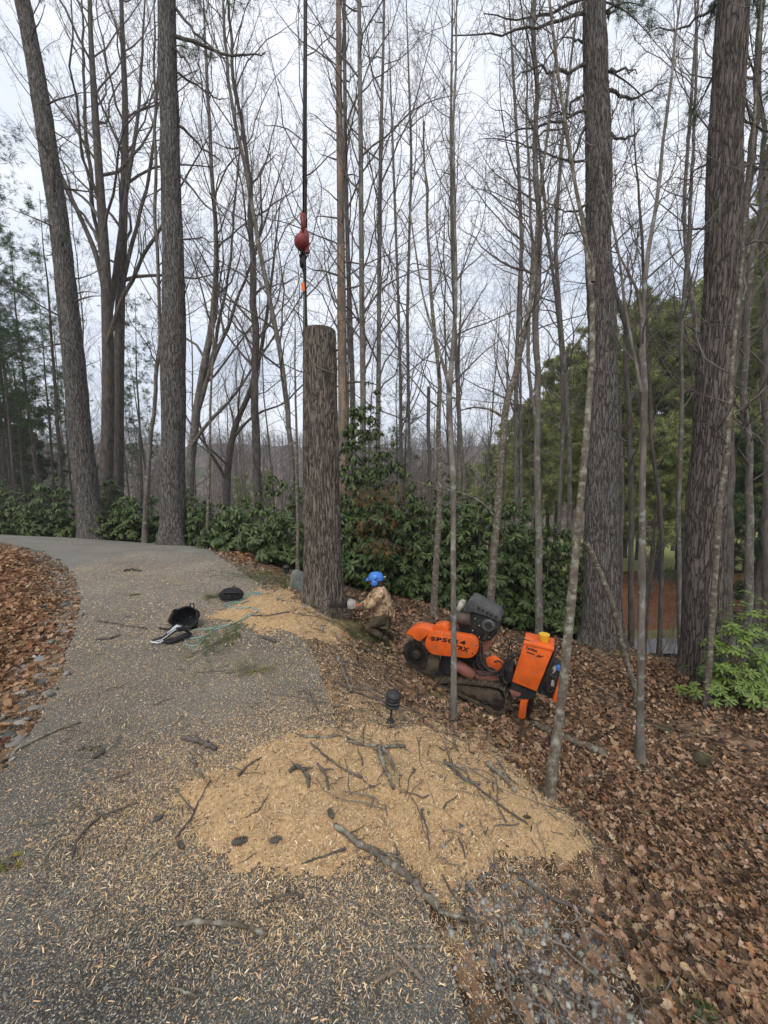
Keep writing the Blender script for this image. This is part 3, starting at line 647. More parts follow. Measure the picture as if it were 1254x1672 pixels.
def rock_mesh(seed, flat=.55, sub=3):
    bm = bmesh.new(); bmesh.ops.create_icosphere(bm, subdivisions=sub, radius=.5)
    for v in bm.verts:
        p = v.co + Vector((seed * 3.1, seed, 0)); f = 1 + .45 * mnoise.noise(p * 1.7) + .2 * mnoise.noise(p * 4) + .08 * mnoise.noise(p * 9)
        v.co = Vector((v.co.x * f, v.co.y * f * .8, max(v.co.z * f * flat, -.2)))
    V = np.array([v.co[:] for v in bm.verts]); Fc = np.array([[v.index for v in f.verts] for f in bm.faces]); bm.free()
    return V, Fc
RK = []
for s in range(6):
    V, Fc = rock_mesh(s, sub=2); c = np.array(GREY[s % 4]) * rng.uniform(.8, 1.2)
    RK.append(make_mesh('edge_stone', V, Fc, M['stone'], False, np.repeat([c], len(V), 0)))
st = [(62,912),(78,922),(92,935),(70,940),(98,952),(105,968),(60,990),(104,990),(88,1003),(112,1008),(95,1022),(72,1018),(108,1030),(104,1043),(80,1050),(95,1062),(68,1075),(88,1085),(55,1100),(72,1108),(40,1125),(60,1130),(80,1128),(30,1150),(52,1155),(18,1175),(38,1180),(10,1200),(25,1210),(45,905),(30,900),(85,960),(112,1020),(5,1100),(30,1085),(12,1040)]
for i, (px, py) in enumerate(st):
    p = hit(px + rng.uniform(-5, 5), py); s = rng.uniform(.09, .19)
    o = inst('edge_stone', RK[i % 6], (p[0], p[1], tz(p[0], p[1]) - .012), (0, 0, rng.uniform(0, 6)), (s, s * .8, s * .6))
    tag(o, 'flat grey stone half buried in leaves along the left driveway edge', 'stone', 'loose stones edging the left side of the driveway')

# ------------------------------------------------------------------ trees
def unit(a): return a / (np.linalg.norm(a, axis=-1, keepdims=True) + 1e-9)
def grow(P, Rd, n, t0, t1, ang, lf, k, up=.15, wig=.18, rf=.45, rmin=.0022, side=None, L0=None, flat=1.0, g=None, taper=.8):
    g = g or rng
    Nn, kk, _ = P.shape; idx = np.repeat(np.arange(Nn), n); m = len(idx)
    t = t0 + (t1 - t0) * (np.tile((np.arange(n) + .5) / n, Nn) + g.uniform(-.5, .5, m) / n); t = np.clip(t, 0, .999)
    f = t * (kk - 1); i = f.astype(int); fr = (f - i)[:, None]
    pos = P[idx, i] * (1 - fr) + P[idx, np.minimum(i + 1, kk - 1)] * fr; tan = unit(P[idx, np.minimum(i + 1, kk - 1)] - P[idx, i])
    rad = Rd[idx, i] * (1 - fr[:, 0]) + Rd[idx, np.minimum(i + 1, kk - 1)] * fr[:, 0]
    v = g.normal(size=(m, 3)); v[:, 2] *= flat
    if side is not None: v = v * .6 + np.asarray(side)
    per = unit(v - (v * tan).sum(1, keepdims=True) * tan)
    a = ang * g.uniform(.75, 1.25, m)[:, None]
    d = unit(np.cos(a) * tan + np.sin(a) * per)
    L = (L0 if L0 is not None else np.linalg.norm(np.diff(P, axis=1), axis=2).sum(1))[idx] if not np.isscalar(L0) else np.full(m, L0)
    L = L * lf * (1 - .55 * t) * g.uniform(.6, 1.25, m)
    out = np.empty((m, k, 3)); out[:, 0] = pos; seg = (L / (k - 1))[:, None]
    for j in range(1, k):
        d = unit(d + g.normal(size=(m, 3)) * wig + np.array([0, 0, up])); out[:, j] = out[:, j-1] + d * seg
    r0 = np.maximum(rad * rf * g.uniform(.7, 1.1, m), rmin); Rn = np.maximum(r0[:, None] * (1 - taper * np.linspace(0, 1, k))[None], rmin * .7)
    return out, Rn
def path3(pts, Y, wob=0, lean=0, n=None):
    """pts: (px, py, width px) from the base up, laid in a vertical plane at distance Y; lean moves the top nearer or farther"""
    P = []; Rd = []
    y0 = pts[0][1]; y1 = pts[-1][1]
    for (px, py, w) in pts:
        yy = Y + lean * (y0 - py) / (y0 - y1 + 1e-6); p = at(px, py, yy); P.append(p); Rd.append(wpx(w, p) / 2)
    P = np.array(P); Rd = np.array(Rd); d = np.r_[0, np.cumsum(np.linalg.norm(np.diff(P, axis=0), axis=1))]
    n = n or max(16, int(d[-1] / .35)); t = np.linspace(0, d[-1], n)
    def hermite(vals):
        return np.stack([np.interp(t, d, vals[:, c]) for c in range(vals.shape[1])], 1)
    Q = hermite(P); r = np.interp(t, d, Rd)
    for _ in range(3): Q[1:-1] = .25*Q[:-2] + .5*Q[1:-1] + .25*Q[2:]
    if n < 60:
        zz = np.linspace(0, d[-1], n); k_ = pts[0][0] * .37; w_ = np.minimum(np.linspace(0, 3, n), 1) * (r.max() if r.max() < .16 else .035)
        Q[:, 0] += (fbm(zz * .9 + k_, zz * 0 + k_, 1, 3) - .5) * w_ * 2.2; Q[:, 1] += (fbm(zz * .9 + k_ + 20, zz * 0 + k_, 1, 3) - .5) * w_ * 2.2; r = r * (1 + (.22 if r.max() < .16 else .08) * (fbm(zz * 3 + k_, zz * 0, 1, 2) - .5))
    if wob: Q[1:, :2] += np.cumsum(rng.normal(0, wob, (n - 1, 2)), 0) * .25
    return Q, r
def trunk_mesh(Q, r, sides=14, flare=.35, ridges=0.0, seed=0, cell=9, fl_h=.5, step=None, cap=False, knots=0):
    if step:
        d = np.r_[0, np.cumsum(np.linalg.norm(np.diff(Q, axis=0), axis=1))]; n = int(d[-1] / step); t = np.linspace(0, d[-1], n)
        Q = np.stack([np.interp(t, d, Q[:, c]) for c in range(3)], 1); r = np.interp(t, d, r)
    d = np.r_[0, np.cumsum(np.linalg.norm(np.diff(Q, axis=0), axis=1))]
    k = len(Q); a = np.arange(sides) * 2 * np.pi / sides
    T = unit(np.gradient(Q, axis=0)); A = unit(np.cross(T, [0, 1., 0])); B = np.cross(T, A)
    fl = 1 + flare * np.exp(-d / fl_h)[:, None] * (1 + .5 * np.cos(a * 5 + seed)[None] + .3 * np.cos(a * 3 + seed * 2)[None])
    rr = r[:, None] * fl
    if ridges:
        # plated bark: furrows running up the trunk, broken by cross cracks
        ua = a[None] * cell / (2 * np.pi) * 2; vz = d[:, None]
        wav = (vnoise(np.broadcast_to(ua, rr.shape) * 1 + seed, np.broadcast_to(vz, rr.shape) * 2.2) - .5) * 1.6
        f1 = np.abs(np.sin((a[None] * cell + wav * 2.2)))
        f2 = vnoise(np.round((a[None] * cell + wav * 2.2) / np.pi) * 7.3 + 0 * vz, vz * 5 + 0 * a[None])
        rr = rr + ridges * (np.clip(f1 * 1.5, 0, 1) - .6) * (.5 + f2) + ridges * .8 * (vnoise(ua * 5 + 0 * vz, vz * 18 + 0 * ua) - .5)
    V = Q[:, None] + rr[:, :, None] * (A[:, None] * np.cos(a)[None, :, None] + B[:, None] * np.sin(a)[None, :, None])
    i = np.arange(k - 1)[:, None] * sides; j = np.arange(sides)[None]; j2 = (j + 1) % sides
    return V.reshape(-1, 3), np.stack([i + j, i + sides + j, i + sides + j2, i + j2], -1).reshape(-1, 4), Q
def base_of(Q):
    b = Q[0].copy(); b[2] = tz(b[0], b[1]); return b
def sink(Q, r):
    """carry the trunk line down into the ground"""
    b = Q[0].copy(); g = tz(b[0], b[1]); b[2] = min(g - .12, b[2] - .05); return np.vstack([b, Q]), np.r_[r[0], r]

def needles(P, Tn, n, size, wid, pal, droop=0.0, spread=1.0):
    """needle tufts: n thin leaves fanned round each point P, along direction Tn"""
    m = len(P); d = rng.normal(size=(m, n, 3)) * spread; d = unit(d + Tn[:, None] * 1.0 - np.array([0, 0, droop]))
    L = size * rng.uniform(.6, 1.2, (m, n, 1)); s = unit(np.cross(d, rng.normal(size=(m, n, 3)))) * wid
    p = P[:, None] + rng.normal(size=(m, n, 3)) * size * .15
    V = np.stack([p - s * .5, p + s * .5, p + d * L * .6 + s * .5, p + d * L], 2).reshape(-1, 3)
    i = np.arange(m * n)[:, None] * 4; Fq = (i + np.array([[0, 1, 2, 3]]))
    c = np.repeat(palette(m, pal, [1] * len(pal), .2), n * 4, 0)
    return V, Fq, c
PINE = [(.30,.34,.13),(.38,.41,.16),(.44,.45,.18),(.22,.27,.11)]
PINE_D = [(.05,.09,.04),(.075,.12,.05),(.11,.15,.06)]

def crown_branches(Q, r, spec, seed):
    g = np.random.default_rng(seed)
    P0, R0 = Q[None], r[None]; out = []
    lv = [(P0, R0)]
    for s in spec:
        P0, R0 = grow(*lv[-1], g=g, **s); lv.append((P0, R0))
    return lv[1:]
def tube_parts(lv, sides=(6, 4, 3, 3, 3)):
    return join([tubes(P, Rd, sides[i]) for i, (P, Rd) in enumerate(lv)])

BARE = [dict(n=16, t0=.42, t1=.98, ang=R(42), lf=.34, k=9, up=.13, wig=.19, rf=.42, rmin=.006),
        dict(n=7, t0=.2, t1=.98, ang=R(42), lf=.5, k=6, up=.05, wig=.24, rf=.45, rmin=.0038),
        dict(n=6, t0=.15, t1=1, ang=R(45), lf=.5, k=4, up=.04, wig=.2, rf=.5, rmin=.0028)]
def bare_spec(n=16, t0=.42, lf=.34, n2=7, n3=6, ang=50, up=.10):
    s = [dict(x) for x in BARE]; s[0].update(n=int(n * 1.2), t0=t0, lf=lf * 1.12, ang=R(ang), up=up); s[1].update(n=n2); s[2].update(n=n3)
    s.append(dict(n=3, t0=.2, t1=1, ang=R(45), lf=.55, k=3, up=.02, wig=.2, rf=.6, rmin=.0026)); return s

def tip(pts):
    (x0, y0, w0), (x1, y1, w1) = pts[-2], pts[-1]
    if w1 <= 3: return pts
    k_ = 190 / max(20, y0 - y1); return pts + [(x1 + (x1 - x0) * k_, y1 - 190, .8)]
def hardwood(pts, Y, label, mat='hard_bark', spec=None, seed=1, wob=0, lean=0, sides=10, name='bare_tree', extra=None, group=None, tw='twig', flare=.3, ridges=0):
    if 'snapped' not in label and name != 'leaning_pole': pts = tip(pts)
    if seed in (21, 22, 23, 24, 27): pts = [(a_, b_, c_ * (.68 if seed == 21 else .76)) for a_, b_, c_ in pts]
    Q, r = path3(pts, Y, wob, lean); Q, r = sink(Q, r)
    t = thing(name, base_of(Q[1:]), label, 'tree', group)
    V, Fq, _ = trunk_mesh(Q, r, sides, flare, seed=seed, fl_h=.3, ridges=ridges); obj('trunk', V, Fq, M[mat], t)
    for e in (extra or []):
        q2, r2 = path3(tip(list(e[0])), Y + (e[1] if len(e) > 1 else 0), wob); r2 = r2 * .72; V, Fq, _ = trunk_mesh(q2, r2, 8, 0); obj('limb', V, Fq, M[mat], t)
        if len(e) > 2 and e[2]:
            lv = crown_branches(q2, r2, e[2], seed + 50); V, Fq = tube_parts(lv); obj('twigs', V, Fq, M[tw], t)
    if spec:
        lv = crown_branches(Q[1:], r[1:], spec, seed); V, Fq = tube_parts(lv); obj('crown', V, Fq, M[tw], t)
    return t

def big_pine(pts, Y, label, mat='pine_bark', limbs=(), seed=1, ridges=.018, auto=0, lean=0, foliage=0, cell=11, tufts=()):
    Q, r = path3(pts, Y, 0, lean); Q, r = sink(Q, r)
    t = thing('pine_tree', base_of(Q[1:]), label, 'tree')
    V, Fq, _ = trunk_mesh(Q, r, 90, .32, ridges=ridges*.7, seed=seed, cell=int(cell*1.5), step=.05, fl_h=.35); obj('trunk', V, Fq, M[mat], t)
    g = np.random.default_rng(seed)
    for (x0, y0, x1, y1, w, dy) in limbs:      # dead limbs, from the trunk outwards
        a = at(x0, y0, Y + lean * .8); b = at(x1, y1, Y + dy); n = 12; s = np.linspace(0, 1, n)[:, None]
        P = a * (1 - s) + b * s; P += np.cumsum(g.normal(0, .035, (n, 3)), 0) * np.sin(np.pi * s) ** .5; P[:, 2] -= .25 * np.sin(np.pi * s[:, 0]) * .4
        rr = wpx(w, a) / 2 * (1 - .75 * s[:, 0])
        lv = [(P[None], rr[None])] + crown_branches(P, rr, [dict(n=12, t0=.15, t1=1, ang=R(50), lf=.3, k=5, up=.03, wig=.25, rf=.4, rmin=.004), dict(n=5, t0=.2, t1=1, ang=R(45), lf=.5, k=4, up=0, wig=.25, rf=.5, rmin=.003)], seed + int(x1))
        V, Fq = tube_parts(lv, (7, 4, 3)); obj('dead_limb', V, Fq, M['dark_bark'], t)
    for (tx, ty, dy, sz) in tufts:           # live wisps at the ends of thin boughs
        c = at(tx, ty, Y + dy); k_ = int(np.argmin(np.abs(Q[:, 2] - c[2] - .3))); a = Q[min(k_, len(Q) - 1)]
        ss = np.linspace(0, 1, 8)[:, None]; P = a * (1 - ss) + c * ss; P[:, 2] += .15 * np.sin(np.pi * ss[:, 0]); rr = np.linspace(.02, .006, 8)
        P2, R2 = grow(P[None], rr[None], 12, .55, 1, R(45), .3, 4, up=-.02, wig=.2, rf=.5, rmin=.003, g=g); V, Fq = join([tubes(P[None], rr[None], 5), tubes(P2, R2, 3)]); obj('live_bough', V, Fq, M['dark_bark'], t)
        pp = np.vstack([P2[:, -1], P2[:, -2]]); V, Fq, c_ = needles(pp, unit(np.vstack([P2[:, -1] - P2[:, -2]] * 2)), 22, sz, .005, PINE_D, droop=.3); obj('needles', V, Fq, M['needle'], t, cols=c_, smooth=False)
    if auto:
        lv = crown_branches(Q, r, [dict(n=auto, t0=.35, t1=.99, ang=R(85), lf=.0, k=7, up=-.01, wig=.1, rf=.14, rmin=.01, L0=1.0)], seed)
        P, Rd = grow(Q[None], r[None], auto, .35, .99, R(82), 1., 8, up=.0, wig=.12, rf=.13, rmin=.012, L0=2.2, g=g)
        P2, R2 = grow(P, Rd, 7, .2, 1, R(50), .35, 4, up=.02, wig=.25, rf=.5, rmin=.004, g=g)
        V, Fq = tube_parts([(P, Rd), (P2, R2)], (6, 3)); obj('dead_branches', V, Fq, M['dark_bark'], t)
        if foliage:
            P3, R3 = grow(P2, R2, 4, .4, 1, R(40), .6, 3, up=.02, wig=.2, rf=.6, rmin=.003, g=g)
            pp = P3[:, -1]; mm = rng.random(len(pp)) < foliage; V, Fq, c = needles(pp[mm], unit(P3[mm, -1] - P3[mm, -2]), 16, .11, .006, PINE_D)
            obj('needles', V, Fq, M['needle'], t, cols=c, smooth=False)
    return t

# the cut stump that still stands five metres tall
Ys = 6.1
Q, r = path3([(528,990,62),(527,940,60),(525,880,58),(524,800,56),(523,700,54),(522,600,51),(521.5,540,50)], Ys)
Q, r = sink(Q, r)
stump = thing('tall_stump', base_of(Q[1:]), 'tall topped pine trunk cut flat with a blue helmeted worker at its foot', 'tree stump')
V, Fq, Q2 = trunk_mesh(Q, r, 110, .34, ridges=.019, seed=4, cell=19, step=.035, fl_h=.3)
obj('trunk', V, Fq, M['pine_bark_warm'], stump)
top = Q2[-1]; rt = r[-1]
m_ = MB(); m_.lathe([(rt * .3, -.05), (rt * .93, -.05), (rt * .93, .004), (rt * .9, .012), (rt * .3, .01)], top, sides=48); m_.build('cut_face', M['wood_cut'], stump, world_coords=True)
for (pp, w) in (([(498,560),(500,575),(508,590),(520,600),(535,606),(549,611)], 1.7), ([(497,718),(505,723),(522,727),(540,727),(552,724)], 1.5)):
    P = []
    for (px, py) in pp:
        c = at(px, py, Ys); tq = (px - 523) / 27.; dy = -math.sqrt(max(0, 1 - min(1, tq * tq * .96))) * .285; P.append(at(px, py, Ys + dy))
    P = np.array(P); n = 24; s = np.linspace(0, 1, n); PP = np.stack([np.interp(s, np.linspace(0, 1, len(P)), P[:, c]) for c in range(3)], 1)
    m_ = MB(); m_.tube(PP, .006, 6); o = m_.build('rope', M['stump_rope'], stump, smooth=True, world_coords=True)
    if w == 1.7: P1 = PP
# felling notch and scars at the foot, dark slot above
def bark_patch(name, out, mat, off=.30):
    P = [at(px, py, Ys - math.sqrt(max(0, 1 - min(1, ((px - 526) / 31.) ** 2))) * off) for (px, py) in out]
    P = np.array(P); c = P.mean(0); m_ = MB(); n = len(P)
    m_.add(np.vstack([P, P + [0, .06, 0]]), [tuple(range(n))] + [(i, (i + 1) % n, (i + 1) % n + n, i + n) for i in range(n)]); return m_.build(name, mat, stump, world_coords=True)
HOLLOW_SHADE = material('hollow_shade', (.012, .01, .009), .95)  # near-black colour stands for the shade inside hollow and slot
bark_patch('hollow', [(499,752),(503,750),(505,758),(504,768),(506,778),(501,776),(498,764)], HOLLOW_SHADE, .33)
bark_patch('cut_slot', [(553,958),(561,955),(562,985),(558,992),(552,990),(549,975)], HOLLOW_SHADE, .315)

big_pine([(152,866,38),(145,830,34),(128,680,31),(112,500,28),(92,340,26),(70,180,24),(52,70,22),(38,0,21),(8,-130,18)], 12.5,
         'thick pine trunk leaning left beyond the far edge of the driveway', seed=11, mat='pine_bark', ridges=.02, auto=24, foliage=.25, cell=12)
big_pine([(283,884,40),(283,830,36),(283,700,35),(283,560,37),(282,430,31),(279,300,29),(275,150,27),(272,0,26),(268,-150,22)], 11.2,
         'straight thick pine trunk left of the tall stump at the driveway edge', seed=12, ridges=.02, mat='pine_bark', tufts=[(312,85,-.4,.13),(345,95,.3,.13),(335,20,.5,.13),(400,8,.2,.12)],
         limbs=[(286,12,372,95,5,-.8),(288,60,432,86,6,-.6),(290,118,372,160,4,.5),(292,205,360,262,5,.6),(294,285,380,360,4,0),(294,390,370,396,3,0),(286,80,330,140,4,-.5)], cell=12)
big_pine([(984,1052,60),(983,1000,56),(982,900,50),(984,760,46),(985,640,42),(983,520,40),(978,450,38),(976,380,37),(975,250,37),(973,120,35),(970,0,33),(967,-150,28)], 8.0,
         'thick grey pine right of the machine with dead limbs reaching left', seed=13, ridges=.02, cell=12, tufts=[(1010,28,.2,.13),(1045,8,-.5,.13),(1078,192,.6,.12),(1062,60,.3,.12)],
         limbs=[(958,22,738,58,6,-1.0),(958,-6,790,22,6,.2),(958,62,898,72,4,.4),(956,105,838,133,6,-.8),(957,152,862,205,5,.6),(957,180,812,222,5,-.2),(955,262,780,228,4,.5),(990,118,1040,120,5,-.4),(990,148,1088,135,6,.5),(992,215,1045,210,5,0),(956,335,896,340,4,.6),(955,372,880,352,3,-.5),(990,16,1005,18,6,0),(957,205,930,250,5,-.5)])
big_pine([(1152,1108,66),(1150,1050,60),(1148,960,56),(1152,860,54),(1158,760,52),(1165,640,48),(1176,520,47),(1183,430,48),(1182,380,47),(1184,300,47),(1188,180,44),(1194,60,42),(1196,0,42),(1203,-150,36)], 6.5,
         'thick red brown pine at the right edge behind the pale sapling', seed=14, ridges=.016, mat='pine_bark_red', cell=12, tufts=[(1240,30,.5,.12),(1232,110,1.2,.12),(1248,185,1.0,.12),(1236,262,1.5,.12),(1130,205,1.0,.12),(1155,40,.6,.12)],
         limbs=[(1210,96,1290,70,5,.3),(1168,10,1050,62,5,1.5),(1212,190,1300,200,4,.2),(1205,275,1290,280,5,.6),(1206,370,1290,400,4,-.4),(1170,250,1100,290,4,1.2),(1195,-20,1090,-60,5,.8)])

# slender trunks near the camera, each from its own outline in space
hardwood([(893,1322,26),(902,1270,21),(915,1160,20),(928,1040,20),(940,920,19),(952,800,17),(962,700,15),(966,600,14),(968,520,12),(962,440,10),(945,340,8),(925,220,7),(908,100,7),(898,0,6),(890,-120,5)], 2.62,
         'lichen patched sapling standing nearest the camera at the sawdust edge', 'lichen_bark', seed=21, lean=1.6, sides=16,
         spec=[dict(n=16, t0=.55, t1=.99, ang=R(48), lf=.16, k=6, up=.1, wig=.2, rf=.4, rmin=.003), dict(n=6, t0=.2, t1=1, ang=R(45), lf=.5, k=4, up=.05, wig=.2, rf=.5, rmin=.002), dict(n=4, t0=.2, t1=1, ang=R(45), lf=.5, k=3, up=.02, wig=.2, rf=.5, rmin=.0016)],
         extra=[([(968,460,9),(975,440,7),(968,425,6)],)])
hardwood([(1045,1243,18),(1046,1180,15),(1046,1060,14),(1048,900,13),(1048,760,12),(1046,620,12),(1047,520,11),(1049,440,9),(1062,372,8),(1075,300,7),(1090,180,6),(1110,40,4)], 3.6,
         'dark straight sapling rising from the leaves right of the lichen sapling', 'hard_bark', seed=22, lean=1.2, sides=12,
         spec=[dict(n=18, t0=.4, t1=.99, ang=R(45), lf=.16, k=6, up=.12, wig=.2, rf=.42, rmin=.003), dict(n=6, t0=.2, t1=1, ang=R(45), lf=.5, k=4, up=.05, wig=.22, rf=.5, rmin=.002), dict(n=4, t0=.2, t1=1, ang=R(45), lf=.5, k=3, up=.02, wig=.2, rf=.5, rmin=.0018)],
         extra=[([(1047,640,8),(1030,560,7),(1015,480,6),(1010,420,5),(990,330,4)], 0, bare_spec(8, .2, .25, 4, 3)), ([(1048,520,7),(1040,470,6),(1022,440,5),(1000,400,3)],)])
hardwood([(1153,1152,15),(1157,1110,12),(1163,1020,12),(1172,900,12),(1182,780,11),(1190,660,9),(1200,540,8),(1212,440,7),(1222,340,6),(1232,200,5),(1240,60,4)], 5.4,
         'pale spotted sapling leaning in front of the red brown pine', 'lichen_bark', seed=23, sides=12, spec=bare_spec(14, .35, .18, 5, 4))
hardwood([(740,1182,15),(741,1120,13),(741,1020,12),(740,930,12),(738,850,11),(742,780,12),(741,715,13),(734,690,11),(733,640,11),(738,600,10),(741,520,8),(743,430,7),(742,300,6),(740,180,5),(744,60,4)], 3.8,
         'thin crooked sapling standing in front of the orange machine', 'hard_bark', seed=24, lean=2.2, sides=12,
         spec=[dict(n=26, t0=.36, t1=.99, ang=R(48), lf=.15, k=6, up=.12, wig=.16, rf=.42, rmin=.003), dict(n=7, t0=.2, t1=1, ang=R(42), lf=.5, k=4, up=.05, wig=.2, rf=.5, rmin=.0022), dict(n=4, t0=.2, t1=1, ang=R(45), lf=.5, k=3, up=.02, wig=.2, rf=.5, rmin=.002)],
         extra=[([(735,640,8),(722,590,7),(705,540,6),(692,500,5),(684,430,4),(668,330,3)],)])
hardwood([(708,1006,12),(712,940,10),(716,860,10),(718,790,9),(714,700,8),(716,620,7),(712,540,6),(706,440,5),(700,320,4),(695,200,3)], 7.4,
         'pale thin sapling just right of the worker before the evergreen thicket', 'lichen_bark', seed=25, sides=10, spec=bare_spec(16, .45, .2, 5, 4))
hardwood([(799,1020,13),(801,985,12),(806,900,12),(814,820,12),(820,740,11),(822,680,11),(826,640,10),(840,600,9),(856,550,8),(868,480,7),(872,400,6),(880,300,5),(896,180,4)], 7.3,
         'pale mottled sapling bending right directly behind the black engine', 'lichen_bark', seed=26, sides=12, spec=bare_spec(16, .5, .22, 6, 5),
         extra=[([(812,850,6),(792,822,5),(760,806,4),(700,793,3),(660,780,2)],), ([(820,680,6),(800,668,5),(770,664,4),(745,672,3)], 0, bare_spec(6, .2, .3, 3, 3))])
hardwood([(880,1045,17),(880,980,15),(879,880,14),(877,760,14),(876,660,13),(878,560,13),(880,450,12),(879,330,11),(877,200,10),(875,80,9),(874,-40,8)], 7.7,
         'straight spotted hardwood trunk behind the machine control box', 'hard_bark', seed=27, sides=12, spec=bare_spec(22, .5, .18, 6, 5),
         extra=[([(876,690,9),(868,650,9),(858,600,8),(862,540,8),(868,460,7),(866,330,6),(862,180,5)], 0, bare_spec(12, .3, .22, 5, 4))])
hardwood([(1040,1132,9),(1018,1060,9),(1000,990,9),(978,930,9),(957,885,7)], 5.6, 'dead pole leaning left against the grey pine behind the sapling', 'lichen_bark', seed=28, sides=10, name='leaning_pole')
# trunks on the crest and beyond it at right
for i, (pts, Y, mat, lab) in enumerate([
    ([(1112,1086,11),(1110,1000,9),(1108,860,9),(1110,720,8),(1113,600,8),(1120,470,7),(1128,330,6),(1134,160,5),(1138,0,4)], 8.6, 'hard_bark', 'thin straight grey trunk just left of the red brown pine'),
    ([(1076,1078,10),(1078,1010,9),(1081,930,8),(1080,860,8),(1066,740,7),(1060,620,7),(1052,480,6),(1044,340,5)], 9.0, 'dark_bark', 'slim dark trunk seen against the grey lane'),
    ([(1052,1078,6),(1058,1000,5),(1066,900,4),(1072,820,3)], 9.2, 'dark_bark', 'very thin dark stem leaning right before the grey lane'),
    ([(1030,1070,12),(1030,960,11),(1030,850,10),(1028,700,10),(1020,560,9),(1005,460,8),(985,350,7)], 8.9, 'dark_bark', 'dark trunk close behind the straight sapling on the crest'),
    ([(1185,1060,22),(1186,940,20),(1190,800,19),(1196,650,18),(1206,500,17),(1216,380,16),(1226,260,14),(1236,120,12),(1244,0,10)], 8.4, 'dark_bark', 'dark trunk half hidden behind the red brown pine'),
    ([(1220,1030,16),(1221,900,14),(1222,760,13),(1216,640,12),(1214,520,12),(1230,400,11),(1246,320,10)], 9.5, 'hard_bark', 'grey trunk near the right picture edge above the bright green shrub'),
    ([(1250,1000,12),(1250,800,11),(1249,600,10),(1246,400,9),(1244,200,8)], 11, 'dark_bark', 'dark trunk farthest right at the picture edge'),
    ([(1012,1060,8),(1014,900,7),(1018,760,7),(1010,620,6),(990,500,6),(962,400,5),(940,300,4)], 10.2, 'hard_bark', 'thin curved trunk immediately right of the grey pine'),
    ([(1148,760,10),(1146,640,10),(1138,540,9),(1122,440,8),(1116,340,7),(1126,200,6),(1136,60,5)], 13, 'hard_bark', 'grey forked tree behind the left side of the red brown pine'),
    ([(915,1060,9),(912,900,8),(914,760,8),(920,640,7),(910,500,7),(896,400,6),(884,280,5)], 10, 'hard_bark', 'thin grey trunk left of the grey pine above the thicket')]):
    pts = [(a_, b_, c_ * .78) for a_, b_, c_ in pts]; Q_, _r = path3(pts, Y); g_ = float(GZ(Q_[0][0], Q_[0][1]))
    if Q_[0][2] > g_ + .15:                                   # base hidden: carry it down to the ground
        d_ = ray(pts[0][0], pts[0][1]); px = pts[0][0]
        pts = [(px, float(pix(np.array([Q_[0][0], Q_[0][1], g_]))[1]), pts[0][2])] + pts
    hardwood(pts, Y, lab, mat, bare_spec(18, .35, .24, 6, 5), seed=40 + i, sides=9)
